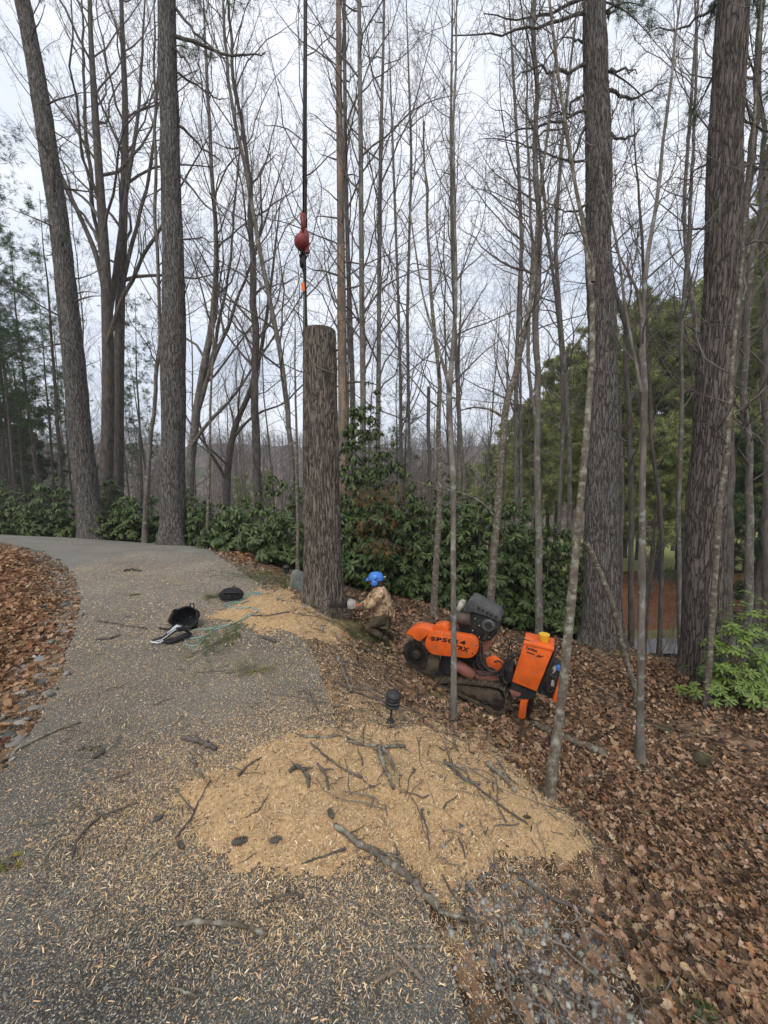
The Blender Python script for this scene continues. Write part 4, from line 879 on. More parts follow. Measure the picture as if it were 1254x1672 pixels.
# the trunks standing behind the tall stump and across the middle
def down(pts, Y):
    Q_, _ = path3(pts, Y); g_ = float(GZ(Q_[0][0], Q_[0][1]))
    return [(pts[0][0], float(pix(np.array([Q_[0][0], Q_[0][1], g_]))[1]), pts[0][2])] + pts if Q_[0][2] > g_ + .1 else pts
MID = [
    ([(560,760,17),(560,640,15),(558,520,15),(557,400,13),(556,300,12),(554,180,11),(553,60,9),(552,-60,7)], 14, 'snag', 'pale barkless dead trunk rising directly behind the tall stump', dict(n=26, t0=.3, t1=.98, ang=R(78), lf=.07, k=5, up=-.02, wig=.2, rf=.3, rmin=.006)),
    ([(577,770,11),(576,640,10),(571,500,9),(567,380,8),(564,260,8),(563,120,7),(562,-40,6)], 15, 'hard_bark', 'dark slim trunk touching the pale dead trunk behind the stump', None),
    ([(593,760,11),(593,640,11),(591,500,10),(590,360,9),(589,220,9),(587,80,8),(586,-60,7)], 13, 'hard_bark', 'straight slim trunk second right of the tall stump', None),
    ([(617,760,9),(618,640,9),(619,500,8),(620,360,8),(622,220,7),(626,80,5),(628,-40,4)], 14, 'hard_bark', 'straight slim trunk third right of the tall stump', None),
    ([(425,868,16),(420,780,15),(418,680,14),(418,560,13),(415,470,12),(412,380,10),(402,270,8),(385,140,6),(372,20,5)], 13.5, 'dark_bark', 'dark forking tree midway between thick pine and tall stump', None),
    ([(478,840,10),(474,720,10),(466,620,10),(454,540,9),(436,460,8),(418,370,8),(398,270,7),(378,150,6),(366,20,5)], 12.5, 'hard_bark', 'slender tree leaning left beside the tall stump', None),
    ([(497,560,6),(498,470,6),(497,400,6),(496,250,6),(497,120,5),(498,-40,4)], 17, 'dark_bark', 'dark thin trunk in line with the red crane weight', None),
    ([(236,876,9),(240,800,8),(247,700,7),(258,610,7),(262,520,6),(256,400,6),(252,250,5),(250,100,4)], 11.8, 'hard_bark', 'slim tree leaning right just before the straight thick pine', None),
    ([(338,880,6),(340,820,5),(342,740,5),(345,640,4),(348,520,4),(350,380,3)], 10.8, 'lichen_bark', 'very thin pale sapling right of the straight thick pine', None),
    ([(700,770,7),(701,700,7),(700,632,6)], 16, 'dark_bark', 'snapped trunk ending below the horizon centre right', None),
    ([(668,760,6),(667,640,6),(665,520,6),(668,400,5),(672,260,5),(668,140,4)], 18, 'hard_bark', 'slim far tree right of the third trunk', None),
    ([(655,760,6),(654,620,6),(650,480,5),(645,340,5),(640,200,4)], 22, 'hard_bark', 'slim far tree with fine crown left of centre gap', None),
    ([(758,800,8),(750,690,8),(744,560,7),(738,400,6),(736,220,5),(738,60,4)], 17, 'hard_bark', 'slim tree close behind the crooked sapling', None),
    ([(843,760,8),(842,640,8),(846,520,7),(852,400,7),(846,260,6),(838,120,5)], 15, 'hard_bark', 'slim tree left of the spotted hardwood', None),
    ([(930,740,8),(925,640,8),(915,520,7),(906,400,7),(915,260,6),(930,120,5)], 14, 'hard_bark', 'slim tree crossing behind the nearest lichen sapling', None),
    ([(486,900,7),(486,860,6),(484,800,6),(486,740,5),(484,660,4)], 8.6, 'lichen_bark', 'short thin sapling at the left side of the tall stump', None),
]
for i, (pts, Y, mat, lab, sp) in enumerate(MID):
    spec = [sp, dict(n=3, t0=.3, t1=1, ang=R(45), lf=.4, k=3, up=0, wig=.2, rf=.5, rmin=.004)] if sp else (None if 'snapped' in lab else bare_spec(24, .3, .24, 6, 5, 45) if pts[-1][1] < 300 else bare_spec(10, .4, .3, 4, 3))
    pts = [(a_, b_, c_ * (.88 if i != 0 else 1)) for a_, b_, c_ in pts]
    hardwood(down(pts, Y), Y, lab, mat, spec, seed=70 + i, sides=9, name='dead_tree' if sp else 'bare_tree')
# the candelabra crowned hardwoods at left
S2 = bare_spec(14, .25, .3, 6, 5, 38)
hardwood(down([(172,800,20),(176,700,18),(177,600,17),(175,500,16),(170,400,14),(163,300,12),(155,180,10),(148,60,7),(145,-60,5)], 16), 16,
         'large bare tree with a broad fork left of the straight thick pine', 'dark_bark', bare_spec(18, .45, .26, 6, 5, 44), seed=100, sides=12,
         extra=[([(176,500,15),(165,440,12),(140,370,10),(110,310,8),(80,240,7),(60,150,5)], 0, S2), ([(177,520,14),(190,440,12),(200,360,10),(210,290,9),(225,200,7),(232,80,5)], .6, S2), ([(175,560,10),(205,470,8),(240,410,7),(262,370,6)], -.6, S2), ([(172,450,9),(150,330,8),(140,200,7),(135,80,5)], 1.0, S2)])
hardwood(down([(192,800,18),(193,700,16),(194,600,15),(196,500,14),(200,400,13),(203,300,11),(205,180,9),(200,60,7),(196,-60,5)], 17), 17,
         'bare tree close behind the broad forked tree', 'dark_bark', bare_spec(18, .4, .24, 6, 5, 40), seed=101, sides=12,
         extra=[([(197,480,9),(215,400,8),(238,320,7),(250,240,6),(262,120,5)], 0, S2)])
hardwood(down([(308,800,15),(312,740,14),(322,660,12),(334,600,11),(345,540,10),(352,470,9),(352,380,7),(345,260,6),(338,120,5)], 15), 15,
         'leaning tree fanning out right of the straight thick pine', 'hard_bark', bare_spec(16, .3, .26, 6, 5, 40), seed=102, sides=12,
         extra=[([(318,690,10),(345,600,9),(375,530,8),(400,460,6),(420,400,5)], 0, S2), ([(325,650,8),(352,560,8),(368,480,6),(380,380,5),(388,260,4)], .5, S2), ([(312,730,9),(330,700,8),(370,660,7),(412,600,5)], -.4, S2)])
hardwood(down([(370,800,12),(374,740,11),(385,690,9),(410,640,8),(430,560,6),(440,480,5)], 19), 19, 'crooked low tree leaning right below the hills', 'dark_bark', bare_spec(14, .2, .32, 5, 4, 50), seed=103, sides=10,
         extra=[([(378,720,7),(400,690,6),(435,665,5),(455,668,4)], 0, S2)])

# trees of the woods behind: own things, drawn from a few shared shapes
def proto_tree(seed, Hh, r0, spec, fork=True):
    g = np.random.default_rng(seed); n = 18; s = np.linspace(0, 1, n)
    Q = np.stack([np.cumsum(g.normal(0, .05, n)) * s, np.cumsum(g.normal(0, .05, n)) * s, s * Hh - .5], 1); r = r0 * (1 - .85 * s)
    V, Fq, _ = trunk_mesh(Q, r, 7, .25, seed=seed); lv = crown_branches(Q, r, spec, seed); V2, F2 = tube_parts(lv, (5, 3, 3, 3))
    return make_mesh('trunk', V, Fq, M['hard_bark']), make_mesh('crown', V2, F2, M['twig'])
WP = [proto_tree(200 + i, h, r_, bare_spec(n1, t0, lf, 6, 5, an)) for i, (h, r_, n1, t0, lf, an) in enumerate([(17, .09, 22, .35, .24, 42), (20, .11, 24, .4, .22, 38), (14, .06, 20, .3, .26, 45), (19, .08, 26, .5, .18, 35), (12, .05, 18, .25, .26, 45), (22, .14, 20, .35, .28, 40)])]
def copy_thing(name, parts, loc, rz, sc, label, cat, group):
    t = thing(name, loc, label, cat, group, rot=(rng.normal(0, .02), rng.normal(0, .02), rz)); t.scale = (sc, sc, sc)
    for me in parts:
        o = bpy.data.objects.new(me.name.split('.')[0], me); COL.objects.link(o); o.parent = t
    return t
wood_rng = np.random.default_rng(5)
def spot(px, Y): x = (px - 627) / F * Y * 1.02; return x, Y
tz_g = lambda x, y: float(GZ(x, y))
for i in range(56):
    Y = wood_rng.uniform(17, 48); px = wood_rng.uniform(-60, 860) if i % 4 else wood_rng.uniform(380, 760)
    x, y = spot(px, Y)
    copy_thing('bare_tree', WP[i % 6], (x, y, tz_g(x, y)), wood_rng.uniform(0, 6), wood_rng.uniform(.8, 1.15), 'leafless grey tree in the woods behind the driveway', 'tree', 'bare trees of the woods beyond the driveway')
# stand of slim dead-branched pines at left
def slim_pine(seed):
    g = np.random.default_rng(seed); n = 14; s = np.linspace(0, 1, n); Q = np.stack([np.cumsum(g.normal(0, .03, n)), np.cumsum(g.normal(0, .03, n)), s * 16 - .5], 1); r = .12 * (1 - .96 * s)
    V, Fq, _ = trunk_mesh(Q, r, 7, .2, seed=seed)
    P, Rd = grow(Q[None], r[None], 70, .12, .98, R(85), 1., 5, up=-.02, wig=.15, rf=.18, rmin=.006, L0=1.9, g=g); P2, R2 = grow(P, Rd, 6, .2, 1, R(50), .4, 3, up=0, wig=.2, rf=.5, rmin=.004, g=g)
    V2, F2 = tube_parts([(P, Rd), (P2, R2)], (3, 3))
    a = P2[:, -1]; mk = (a[:, 2] > 6.0) & (g.random(len(a)) < .8); P3, R3 = grow(P2[mk], R2[mk], 4, .3, 1, R(40), .6, 3, up=.02, wig=.2, g=g)
    V3, F3, c3 = needles(P3[:, -1], unit(P3[:, -1] - P3[:, -2]), 9, .16, .013, PINE_D)
    return make_mesh('trunk', V, Fq, M['dark_bark']), make_mesh('dead_branches', V2, F2, M['dark_bark']), make_mesh('needles', V3, F3, M['needle'], False, c3)
SP = [slim_pine(300 + i) for i in range(2)]
for i, (px, Y) in enumerate([(-30,17),(4,15),(12,19),(28,22),(38,18),(52,24),(62,27),(78,21),(98,26),(108,18),(22,30),(86,33),(128,30),(60,38),(236,25),(262,30),(222,34),(45,29),(-10,24),(145,36),(-60,20),(118,40)]):
    x, y = spot(px, Y); copy_thing('slim_pine', SP[i % 2], (x, y, tz_g(x, y)), i * 1.3, 1 + .1 * math.sin(i), 'slim dark pine with bare lower branches in the stand at far left', 'tree', 'slim pines standing at the left behind the driveway')

# white pines with feathery crowns
def white_pine(seed, Hh=15, low=.12, dens=1.0, pal=PINE, wid=.03, L=2.9, nn=22, nl=.26):
    g = np.random.default_rng(seed); n = 16; s = np.linspace(0, 1, n); Q = np.stack([np.cumsum(g.normal(0, .03, n)), np.cumsum(g.normal(0, .03, n)), s * Hh - .5], 1); r = .2 * (1 - .9 * s) + .01
    V, Fq, _ = trunk_mesh(Q, r, 8, .2, seed=seed)
    P, Rd = grow(Q[None], r[None], int(110 * dens), low, .99, R(72), 1., 6, up=.05, wig=.1, rf=.2, rmin=.008, L0=L, g=g)
    kp = g.random(len(P)) > .3; P, Rd = P[kp], Rd[kp]; sc_ = g.uniform(.55, 1.3, (len(P), 1, 1)); P = P[:, :1] + (P - P[:, :1]) * sc_
    P2, R2 = grow(P, Rd, 8, .25, 1, R(50), .42, 4, up=.04, wig=.15, rf=.5, rmin=.004, g=g, flat=.3)
    P3, R3 = grow(P2, R2, 5, .25, 1, R(45), .5, 3, up=.04, wig=.15, g=g, flat=.3)
    V2, F2 = tube_parts([(P, Rd), (P2, R2)], (4, 3))
    V3, F3, c3 = needles(P3[:, -1], unit(P3[:, -1] - P3[:, 0]), nn, nl, wid, pal, spread=.9)
    return make_mesh('trunk', V, Fq, M['dark_bark']), make_mesh('branches', V2, F2, M['dark_bark']), make_mesh('needles', V3, F3, M['needle'], False, c3)
WPN = [white_pine(400, 16, .34), white_pine(401, 13, .32), white_pine(402, 18, .2, .9), white_pine(403, 11, .02, .8, PINE_D), white_pine(404, 18, .3, .55, PINE_D, .010, 3.2, 12, .17)]
for i, (px, Y, sc, v) in enumerate([(1010,24,1.05,0),(1075,22,1.2,1),(1135,26,1.2,0),(1190,22,1.05,2),(1240,18,1.25,0),(1290,24,1.3,2),(955,28,1.3,1),(905,32,1.1,0),(1040,32,1.15,2),(1110,34,1.3,0),(1180,32,1.3,2),(1250,30,1.4,0),(850,38,1.05,1),(800,46,1.0,1),(980,38,1.25,0),(1330,28,1.3,1),(868,27,.95,1),(1000,44,1.1,2),(1100,46,1.4,0),(1210,44,1.6,2),(925,46,1.2,0),(1160,19,.75,1),(1060,19,.7,1),(1245,15,.8,3),(760,60,.95,1),(985,26,.9,1),(1110,22,1.0,1),(890,40,1.15,0),(830,52,1.1,0),(1220,24,1.2,0),(1020,36,1.3,0),(940,36,1.2,1)]):
    x, y = spot(px, Y); copy_thing('white_pine', WPN[v], (x, y, tz_g(x, y)), i * 2.1, sc, 'feathery yellow green pine in the evergreen stand at right', 'tree', 'evergreen pines standing behind the right hand trunks')
for i, (px, Y, sc, v, lab) in enumerate([(18,21,1.2,4,'tall dark pine between the slim pines and the picture edge'),(-25,15,1.15,4,'dark green pine at the upper left picture edge behind the leaning trunk'),(-75,19,1.2,4,'second dark pine beyond the left picture edge'),(55,26,.95,3,'low dark evergreen among the slim pines at left'),(160,40,.8,3,'dark evergreen seen between the left hand trunks'),(400,60,.75,1,'far round evergreen on the slope left of the stump'),(440,75,.8,1,'farthest small evergreen near the ridge left of the stump'),(650,24,.72,4,'thin evergreen behind the trunks right of the stump')]):
    x, y = spot(px, Y); copy_thing('pine_tree', WPN[v], (x, y, tz_g(x, y)), i * 1.7, sc, lab, 'tree', None)

# far-off bare wood on the valley sides
def far_wood():
    g = np.random.default_rng(9); parts = []
    n = 24; protoV = []
    base = []
    for v in range(5):
        s = np.linspace(0, 1, 5); Q = np.stack([s * 0, s * 0, s * 10], 1) + g.normal(0, .12, (5, 3)); r = .16 * (1 - .8 * s)
        P, Rd = grow(Q[None], r[None], 12, .2, 1, R(38), .38, 4, up=.1, wig=.15, rf=.5, rmin=.05, g=g); P2, R2 = grow(P, Rd, 5, .2, 1, R(40), .55, 3, up=.05, wig=.2, rf=.6, rmin=.035, g=g)
        base.append(join([tubes(Q[None], r[None], 3), tubes(P, Rd, 3), tubes(P2, R2, 3)]))
    Vs, Fs, k = [], [], 0
    for i in range(1500):
        d = g.uniform(55, 260); a = g.uniform(-1.0, 1.0); x, y = d * math.tan(a) * .8, d
        V, Fq = base[i % 5]; sc = g.uniform(.75, 1.2); c, s = math.cos(i), math.sin(i)
        W = np.stack([V[:, 0]*c - V[:, 1]*s, V[:, 0]*s + V[:, 1]*c, V[:, 2]], 1) * sc + [x, y, float(GZ(x, y)) - .5]
        Vs.append(W); Fs.append(Fq + k); k += len(W)
    return np.concatenate(Vs), np.concatenate(Fs)
V, Fq = far_wood(); o = obj('far_woods', V, Fq, M['far_wood']); tag(o, 'brown grey bare woodland covering the far valley side', 'woodland', kind='stuff')

# understory brush between road and hills
def brush(n, box, name, label, mat, hgt=1.6, lo=4):
    g = np.random.default_rng(n); x = g.uniform(box[0], box[1], n); y = g.uniform(box[2], box[3], n); z = GZ(x, y)
    P = np.empty((n, 4, 3)); P[:, 0] = np.stack([x, y, z], 1); d = unit(np.stack([g.normal(0, .3, n), g.normal(0, .3, n), np.ones(n)], 1)); L = hgt * g.uniform(.5, 1.4, n)
    for j in range(1, 4): d = unit(d + g.normal(0, .15, (n, 3))); P[:, j] = P[:, j-1] + d * (L / 3)[:, None]
    r = np.linspace(.012, .004, 4)[None] * np.ones((n, 1)); P2, R2 = grow(P, r, lo, .2, 1, R(45), .5, 3, up=.05, wig=.2, rf=.6, rmin=.004, g=g); P3, R3 = grow(P2, R2, 3, .3, 1, R(45), .6, 3, up=.05, wig=.2, rf=.6, rmin=.0035, g=g)
    V, Fq = tube_parts([(P, r), (P2, R2), (P3, R3)], (3, 3, 3)); o = obj(name, V, Fq, mat); tag(o, label, 'brush', kind='stuff')
brush(500, (-26, 6, 13.5, 30), 'brush', 'tangled bare brush in the valley beyond the driveway', M['twig'], 2.4)
brush(170, (2, 14, 9.4, 16), 'brush', 'thin bare brush on the drop beyond the right hand crest', M['twig_pale'], 2.0)

# ------------------------------------------------------------------ rhododendron thicket
def whorl(seed, n=11, L=.15, droop=.55, pal=((.042,.066,.018),(.066,.098,.028),(.088,.122,.038),(.052,.08,.026))):
    g = np.random.default_rng(seed); Vs, Fs, Cs, k = [], [], [], 0
    for i in range(n):
        a = i * 2.4 + g.uniform(-.2, .2); l = L * g.uniform(.75, 1.15); w = l * .145; dr = droop * g.uniform(.5, 1.5); c = np.array(pal[g.integers(len(pal))]) * g.uniform(.8, 1.25)
        for j, (t, ww) in enumerate(((0.05, .25), (.35, .95), (.7, 1.0), (1, .12))):
            x = l * t * math.cos(dr * t); z = .02 * (i % 3) - l * t * math.sin(dr * (.4 + t * .8)) + .25 * l * t
            for sgn, dz in ((-1, .25 * w), (0, 0), (1, .25 * w)): Vs.append((x * math.cos(a) - sgn * ww * w * math.sin(a), x * math.sin(a) + sgn * ww * w * math.cos(a), z + dz * ww)); Cs.append(c)
        for j in range(3):
            for q in range(2): b = k + j * 3 + q; Fs.append((b, b + 1, b + 4, b + 3))
        k += 12
    V = np.array(Vs); mb, fb = tubes(np.array([[[0, 0, -.14], [0, 0, .01]]]), np.array([[.005, .004]]), 4)
    Fs = np.array(Fs + [tuple(f + len(V)) for f in fb]); C = np.vstack([np.array(Cs), np.repeat([[.12, .1, .07]], len(mb), 0)]); return np.vstack([V, mb]), Fs, C
WH = [whorl(i, droop=d, L=l) for i, (d, l) in enumerate([(.6, .17), (1.1, .18), (.3, .16), (1.4, .17), (.9, .19)])]
WHM = [make_mesh('leaf_cluster', *w[:2], M['rhodo'], True, w[2]) for w in WH]
YG = ((.11,.17,.03),(.15,.21,.04),(.07,.12,.025))
WHG = [whorl(20 + i, 9, .085, .3, YG) for i in range(3)]; WHGM = [make_mesh('leaf_cluster', *w[:2], M['rhodo'], True, w[2]) for w in WHG]
def bush(c, rad, hgt, n_single, n_mass, label, group=None, meshes=None, raw=None, name='rhododendron', leafsc=1.0, seed=0, stemn=9):
    g = np.random.default_rng(seed + 900); meshes = meshes or WHM; raw = raw or WH
    x0, y0 = c; base = np.array([x0, y0, tz_g(x0, y0)]); t = thing(name, base, label, 'shrub', group)
    def pt(n, front):
        u = g.normal(size=(n, 3)); u = unit(u); u[:, 2] = np.abs(u[:, 2]) * 1.0
        if front: u[:, 1] = -np.abs(u[:, 1])
        f = g.uniform(.72, 1.05, n) if front else g.uniform(.25, 1.05, n) 
        lump = 1 + .35 * (vnoise(u[:, 0] * 2.2 + seed, u[:, 2] * 2.2 + u[:, 1]) - .5) * 2
        p = u * (f * lump)[:, None] * [rad, rad * .8, hgt]; return p, u
    p, u = pt(n_single, True); gz = GZ(p[:, 0] + x0, p[:, 1] + y0) - base[2]; p[:, 2] = gz + .08 + np.maximum(p[:, 2], g.uniform(0, .3, n_single))
    for i in range(n_single):
        o = inst('leaf_cluster', meshes[g.integers(len(meshes))], p[i], (0, 0, 0), leafsc * g.uniform(.9, 1.4), t)
        tilt = unit(u[i] + np.array([0, 0, 1.0])); o.rotation_euler = Vector(tilt).to_track_quat('Z', 'Y').to_euler(); o.rotation_euler.rotate_axis('Z', g.uniform(0, 6))
    if n_mass:
        p2, u2 = pt(n_mass, False); gz = GZ(p2[:, 0] + x0, p2[:, 1] + y0) - base[2]; p2[:, 2] = gz + .08 + np.maximum(p2[:, 2], g.uniform(0, .3, n_mass))
        Vs, Fs, Cs, k = [], [], [], 0
        for i in range(n_mass):
            V, Fq, C = raw[i % len(raw)]; q = Vector(unit(u2[i] + np.array([0, 0, .9]))).to_track_quat('Z', 'Y').to_matrix() @ Matrix.Rotation(g.uniform(0, 6), 3, 'Z')
            W = V @ np.array(q).T * leafsc * g.uniform(.8, 1.25) + p2[i]; Vs.append(W); Fs.append(Fq + k); Cs.append(C * g.uniform(.8, 1.2)); k += len(W)
        o = obj('foliage', np.concatenate(Vs), np.concatenate(Fs), M['rhodo'], t, cols=np.concatenate(Cs), world_coords=False); o['kind'] = 'stuff'
    tips = p[g.permutation(len(p))[:stemn * 3]]; P = np.empty((len(tips), 6, 3)); b0 = g.normal(0, .15 * rad, (len(tips), 3)); b0[:, 2] = -.1
    for j, s in enumerate(np.linspace(0, 1, 6)): P[:, j] = b0 * (1 - s) + tips * s + g.normal(0, .05, (len(tips), 3)) * math.sin(math.pi * s); P[:, j, 2] -= 0.25 * math.sin(math.pi * s) * hgt * .3
    rr = np.linspace(.022, .006, 6)[None] * g.uniform(.6, 1.3, (len(tips), 1)); V, Fq = tubes(P, rr, 5); obj('stems', V, Fq, M['twig_pale'], t, world_coords=False)
    return t
def bpx(px, Y): d = ray(px, 900); return (d[0] * Y, Y)
for i, (px, Y, rad, hg, lab) in enumerate([
    (585,8.9,.75,2.2,'tall rhododendron directly right of the tall stump behind the worker'),
    (650,9.6,.95,2.0,'rhododendron behind the worker with dead brown needles caught in it'),
    (720,9.3,1.0,1.75,'dense rhododendron behind the pale thin sapling'),
    (790,9.1,1.0,2.0,'dense dark rhododendron behind the black engine'),
    (860,9.2,.95,2.1,'tall rhododendron behind the spotted hardwood trunk'),
    (925,9.3,.8,1.7,'rhododendron at the right end of the thicket beside the grey pine'),
    (610,11.2,1.1,3.0,'tall rhododendron rising in the second row right of the stump'),
    (760,11.2,1.2,2.6,'tall rhododendron in the second row with pale upright leaves'),
    (850,11.2,1.0,2.9,'rhododendron in the second row left of the grey pine'),
    (455,9.5,.8,1.1,'low rhododendron between driveway edge and tall stump'),
    (400,10.6,.9,1.0,'low rhododendron at the driveway bend right of the thin sapling'),
    (345,11.8,.95,1.1,'low rhododendron right behind the straight thick pine'),
    (470,11.8,1.1,1.9,'taller rhododendron left of the tall stump in the second row'),
    (225,12.9,1.0,1.15,'low rhododendron between the two thick left hand pines'),
    (185,13.6,.9,1.3,'rhododendron close right of the leaning thick pine'),
    (105,13.8,1.1,1.35,'rhododendron left of the leaning thick pine behind the driveway'),
    (50,14.2,1.1,1.4,'rhododendron second from the left picture edge'),
    (0,14.6,1.2,1.5,'leftmost rhododendron at the picture edge'),
    (-60,15,1.2,1.5,'rhododendron just outside the left picture edge'),
    (300,13.6,1.1,1.6,'rhododendron in the second row behind the straight thick pine'),
    (545,11.5,1.0,2.0,'rhododendron hidden partly behind the tall stump')]):
    bush(bpx(px, Y), rad * 1.1, hg * (1.55 if i < 9 else 1.25), 120 if i < 9 else 70, 420 if i < 9 else 250, lab, 'rhododendrons along the driveway and behind the machine', seed=i, stemn=9)
    if i >= 15: pass
bush(bpx(1215, 5.6), .62, 1.3, 140, 90, 'bright green young rhododendron at the right picture edge', meshes=WHGM, raw=WHG, seed=60, name='green_shrub')
bush(bpx(1275, 6.2), .7, 1.2, 90, 160, 'bright green shrub behind the one at the right picture edge', meshes=WHGM, raw=WHG, seed=61, name='green_shrub')
bush(bpx(1010, 9.6), .4, .6, 60, 60, 'small green shrub at the foot of the grey pine', meshes=WHGM, raw=WHG, seed=62, name='green_shrub')

# dead rust-brown conifer sprays lodged in the thicket
for i, (px, py, Y, s, lab) in enumerate([(612,862,8.2,.26,'rust brown dead pine spray caught low in the thicket'),(640,805,8.4,.34,'tan dead pine spray caught high in the thicket'),(595,815,8.2,.22,'small brown dead spray beside the tall stump'),(622,895,8.1,.18,'lowest brown dead spray above the blue helmet')]):
    c = at(px, py, Y); g = np.random.default_rng(i); n = 45; pp = c + g.normal(0, 1, (n, 3)) * [s, s * .5, s * .55]
    pal = [(.34,.16,.06),(.26,.12,.05),(.42,.26,.11)]
    V, Fq, cc = needles(pp, unit(g.normal(size=(n, 3))), 9, .10, .006, pal, droop=.4)
    t = thing('dead_spray', c, lab, 'dead branch'); obj('needles', V, Fq, M['needle'], t, cols=cc, smooth=False)
    P = np.stack([np.repeat([c + [0, .1, s]], 14, 0), pp[:14]], 1); V, Fq = tubes(P, np.full((14, 2), .005), 3); obj('twigs', V, Fq, M['twig'], t)

# ------------------------------------------------------------------ stump grinder on tracks
YAW = R(25); GO = hit(760, 1152)
grinder = thing('stump_grinder', GO, 'orange tracked stump grinder tilted on the leaf covered slope', 'stump grinder', rz=-YAW)
_A3 = np.array([math.cos(YAW), -math.sin(YAW), 0]); _B3 = np.array([math.sin(YAW), math.cos(YAW), 0]); _E = np.array([0, 0, EYE])
def GP(zx, zy, w=0.0):
    """point of the machine seen at this spot of the enlarged view, w metres behind its near side: local (along, across, up)"""
    d = ray(620 + zx / 3.688, 940 + zy / 3.688); o = GO + _B3 * w
    t = ((o - _E) @ _B3) / (d @ _B3); p = _E + d * t - GO
    return np.array([p @ _A3, w, p[2]])
GS = np.linalg.norm(GP(700, 600) - GP(600, 600)) / 100        # metres per enlarged pixel
def gout(pts, w=0): return [(q[0], q[2]) for q in (GP(x, y, w) for x, y in pts)]
def gprism(name, pts, w0, w1, mat, bevel=.008, parent=None):
    m = MB(); m.prism(gout(pts, w0), w0, w1); o = m.build(name, M[mat], None, bevel=bevel); o.parent = parent or grinder; return o
def gtube(name, pts, r, mat, w=0.0, parent=None, sides=12, n=28):
    P = np.array([GP(p[0], p[1], (p[2] if len(p) > 2 else w)) for p in pts]); 
    if len(P) > 2:
        d = np.r_[0, np.cumsum(np.linalg.norm(np.diff(P, axis=0), axis=1))]; t = np.linspace(0, d[-1], n); P = np.stack([np.interp(t, d, P[:, c]) for c in range(3)], 1)
        for _ in range(3): P[1:-1] = .25*P[:-2] + .5*P[1:-1] + .25*P[2:]
    m = MB(); m.tube(P, r, sides); o = m.build(name, M[mat], None, smooth=False)
    for p in o.data.polygons: p.use_smooth = len(p.vertices) == 4
    o.parent = parent or grinder; return o
def glathe(name, zx, zy, w, prof, mat, axis='y', parent=None, sides=28):
    m = MB(); m.lathe(prof, GP(zx, zy, w), axis, sides); o = m.build(name, M[mat], None)
    for p in o.data.polygons: p.use_smooth = len(p.vertices) == 4
    try: o.data.set_sharp_from_angle(angle=R(40))
    except Exception: pass
    o.parent = parent or grinder; return o
def arc(cx, cy, r, a0, a1, n=12): return [(cx + r * math.cos(R(a0 + (a1 - a0) * i / n)), cy - r * math.sin(R(a0 + (a1 - a0) * i / n))) for i in range(n + 1)]
def gtext(body, zx, zy, zx2, zy2, h, w, name='lettering', parent=None, shear=.12, bold=.006):
    cu = bpy.data.curves.new('t', 'FONT'); cu.body = body; cu.extrude = .05; cu.shear = shear; cu.offset = .035; cu.space_character = 1.12; cu.resolution_u = 3
    to = bpy.data.objects.new('t', cu); COL.objects.link(to); bpy.context.view_layer.update()
    me = bpy.data.meshes.new_from_object(to); bpy.data.objects.remove(to); bpy.data.curves.remove(cu)
    V = np.array([v.co[:] for v in me.vertices]); Fc = [tuple(p.vertices) for p in me.polygons]; bpy.data.meshes.remove(me)
    a = GP(zx, zy, w); b = GP(zx2, zy2, w); L = np.linalg.norm(b - a); ex = (b - a) / L; ez = np.array([-ex[2], 0, ex[0]])
    V[:, 0] -= V[:, 0].min(); sx = L / V[:, 0].max(); sy = h * GS / .73
    W = a + V[:, :1] * sx * ex + V[:, 1:2] * sy * ez + V[:, 2:3] * .04 * np.array([0, -1, 0])
    o = obj(name, W, Fc, M['ink'], None, smooth=False); o.parent = parent or grinder; return o

cap_ = arc(345, 408, 72, 90, 270) + arc(527, 432, 67, 270, 450)
cover = gprism('belt_cover', cap_, -.02, .09, 'orange', .012)
gtext('SP5014', 306, 388, 518, 416, 25, -.022, parent=cover); gtext('TRX', 448, 442, 540, 462, 29, -.022, parent=cover, shear=.3)
for bx, by in ((300, 370), (560, 470), (585, 420), (290, 450)): glathe('bolt', bx, by, -.024, [(0.001, -.004), (.008, -.004), (.008, .006), (.001, .006)], 'steel', sides=6, parent=cover)
hood = gprism('cutter_hood', [(155,352),(172,328),(205,312),(250,310),(300,324),(330,345),(300,352),(272,372),(246,394),(226,392),(205,380),(190,362)], .0, .2, 'orange', .01)
gprism('hood_top', [(310,318),(335,297),(378,290),(405,300),(418,322),(410,345),(330,345)], .04, .18, 'orange', .01)
# cutter wheel: rim, hub, spokes and teeth
wc = (224, 474); wr = 92 * GS; WW = .12
cw = glathe('cutter_wheel', *wc, WW, [(wr*.74, -.022), (wr, -.022), (wr, .022), (wr*.74, .022), (wr*.74, -.022)], 'steel', sides=40)
glathe('hub', *wc, WW - .01, [(.01, -.05), (.045, -.05), (.07, -.02), (.07, .03), (.01, .03)], 'steel', parent=cw)
glathe('disc', *wc, WW + .012, [(.01, -.008), (wr*.34, -.008), (wr*.34, .008), (.01, .008)], 'steel', parent=cw)
wcl = GP(*wc, WW)
for i in range(9):
    a = i * 2 * math.pi / 9 + .2; m = MB(); c, s = math.cos(a), math.sin(a)
    Mx = np.array([[c, 0, -s], [0, 1, 0], [s, 0, c]]); m.box(wcl + np.array([c, 0, s]) * wr * .57, (wr * .46, .03, wr * .15), Mx); o = m.build('spoke', M['steel'], None, bevel=.004); o.parent = cw
for i in range(14):
    a = i * 2 * math.pi / 14; m = MB(); c, s = math.cos(a), math.sin(a); Mx = np.array([[c, 0, -s], [0, 1, 0], [s, 0, c]])
    m.box(wcl + np.array([c * wr, -.03 if i % 2 else .03, s * wr]), (.035, .03, .045), Mx); o = m.build('tooth', M['steel'], None, bevel=.004); o.parent = cw
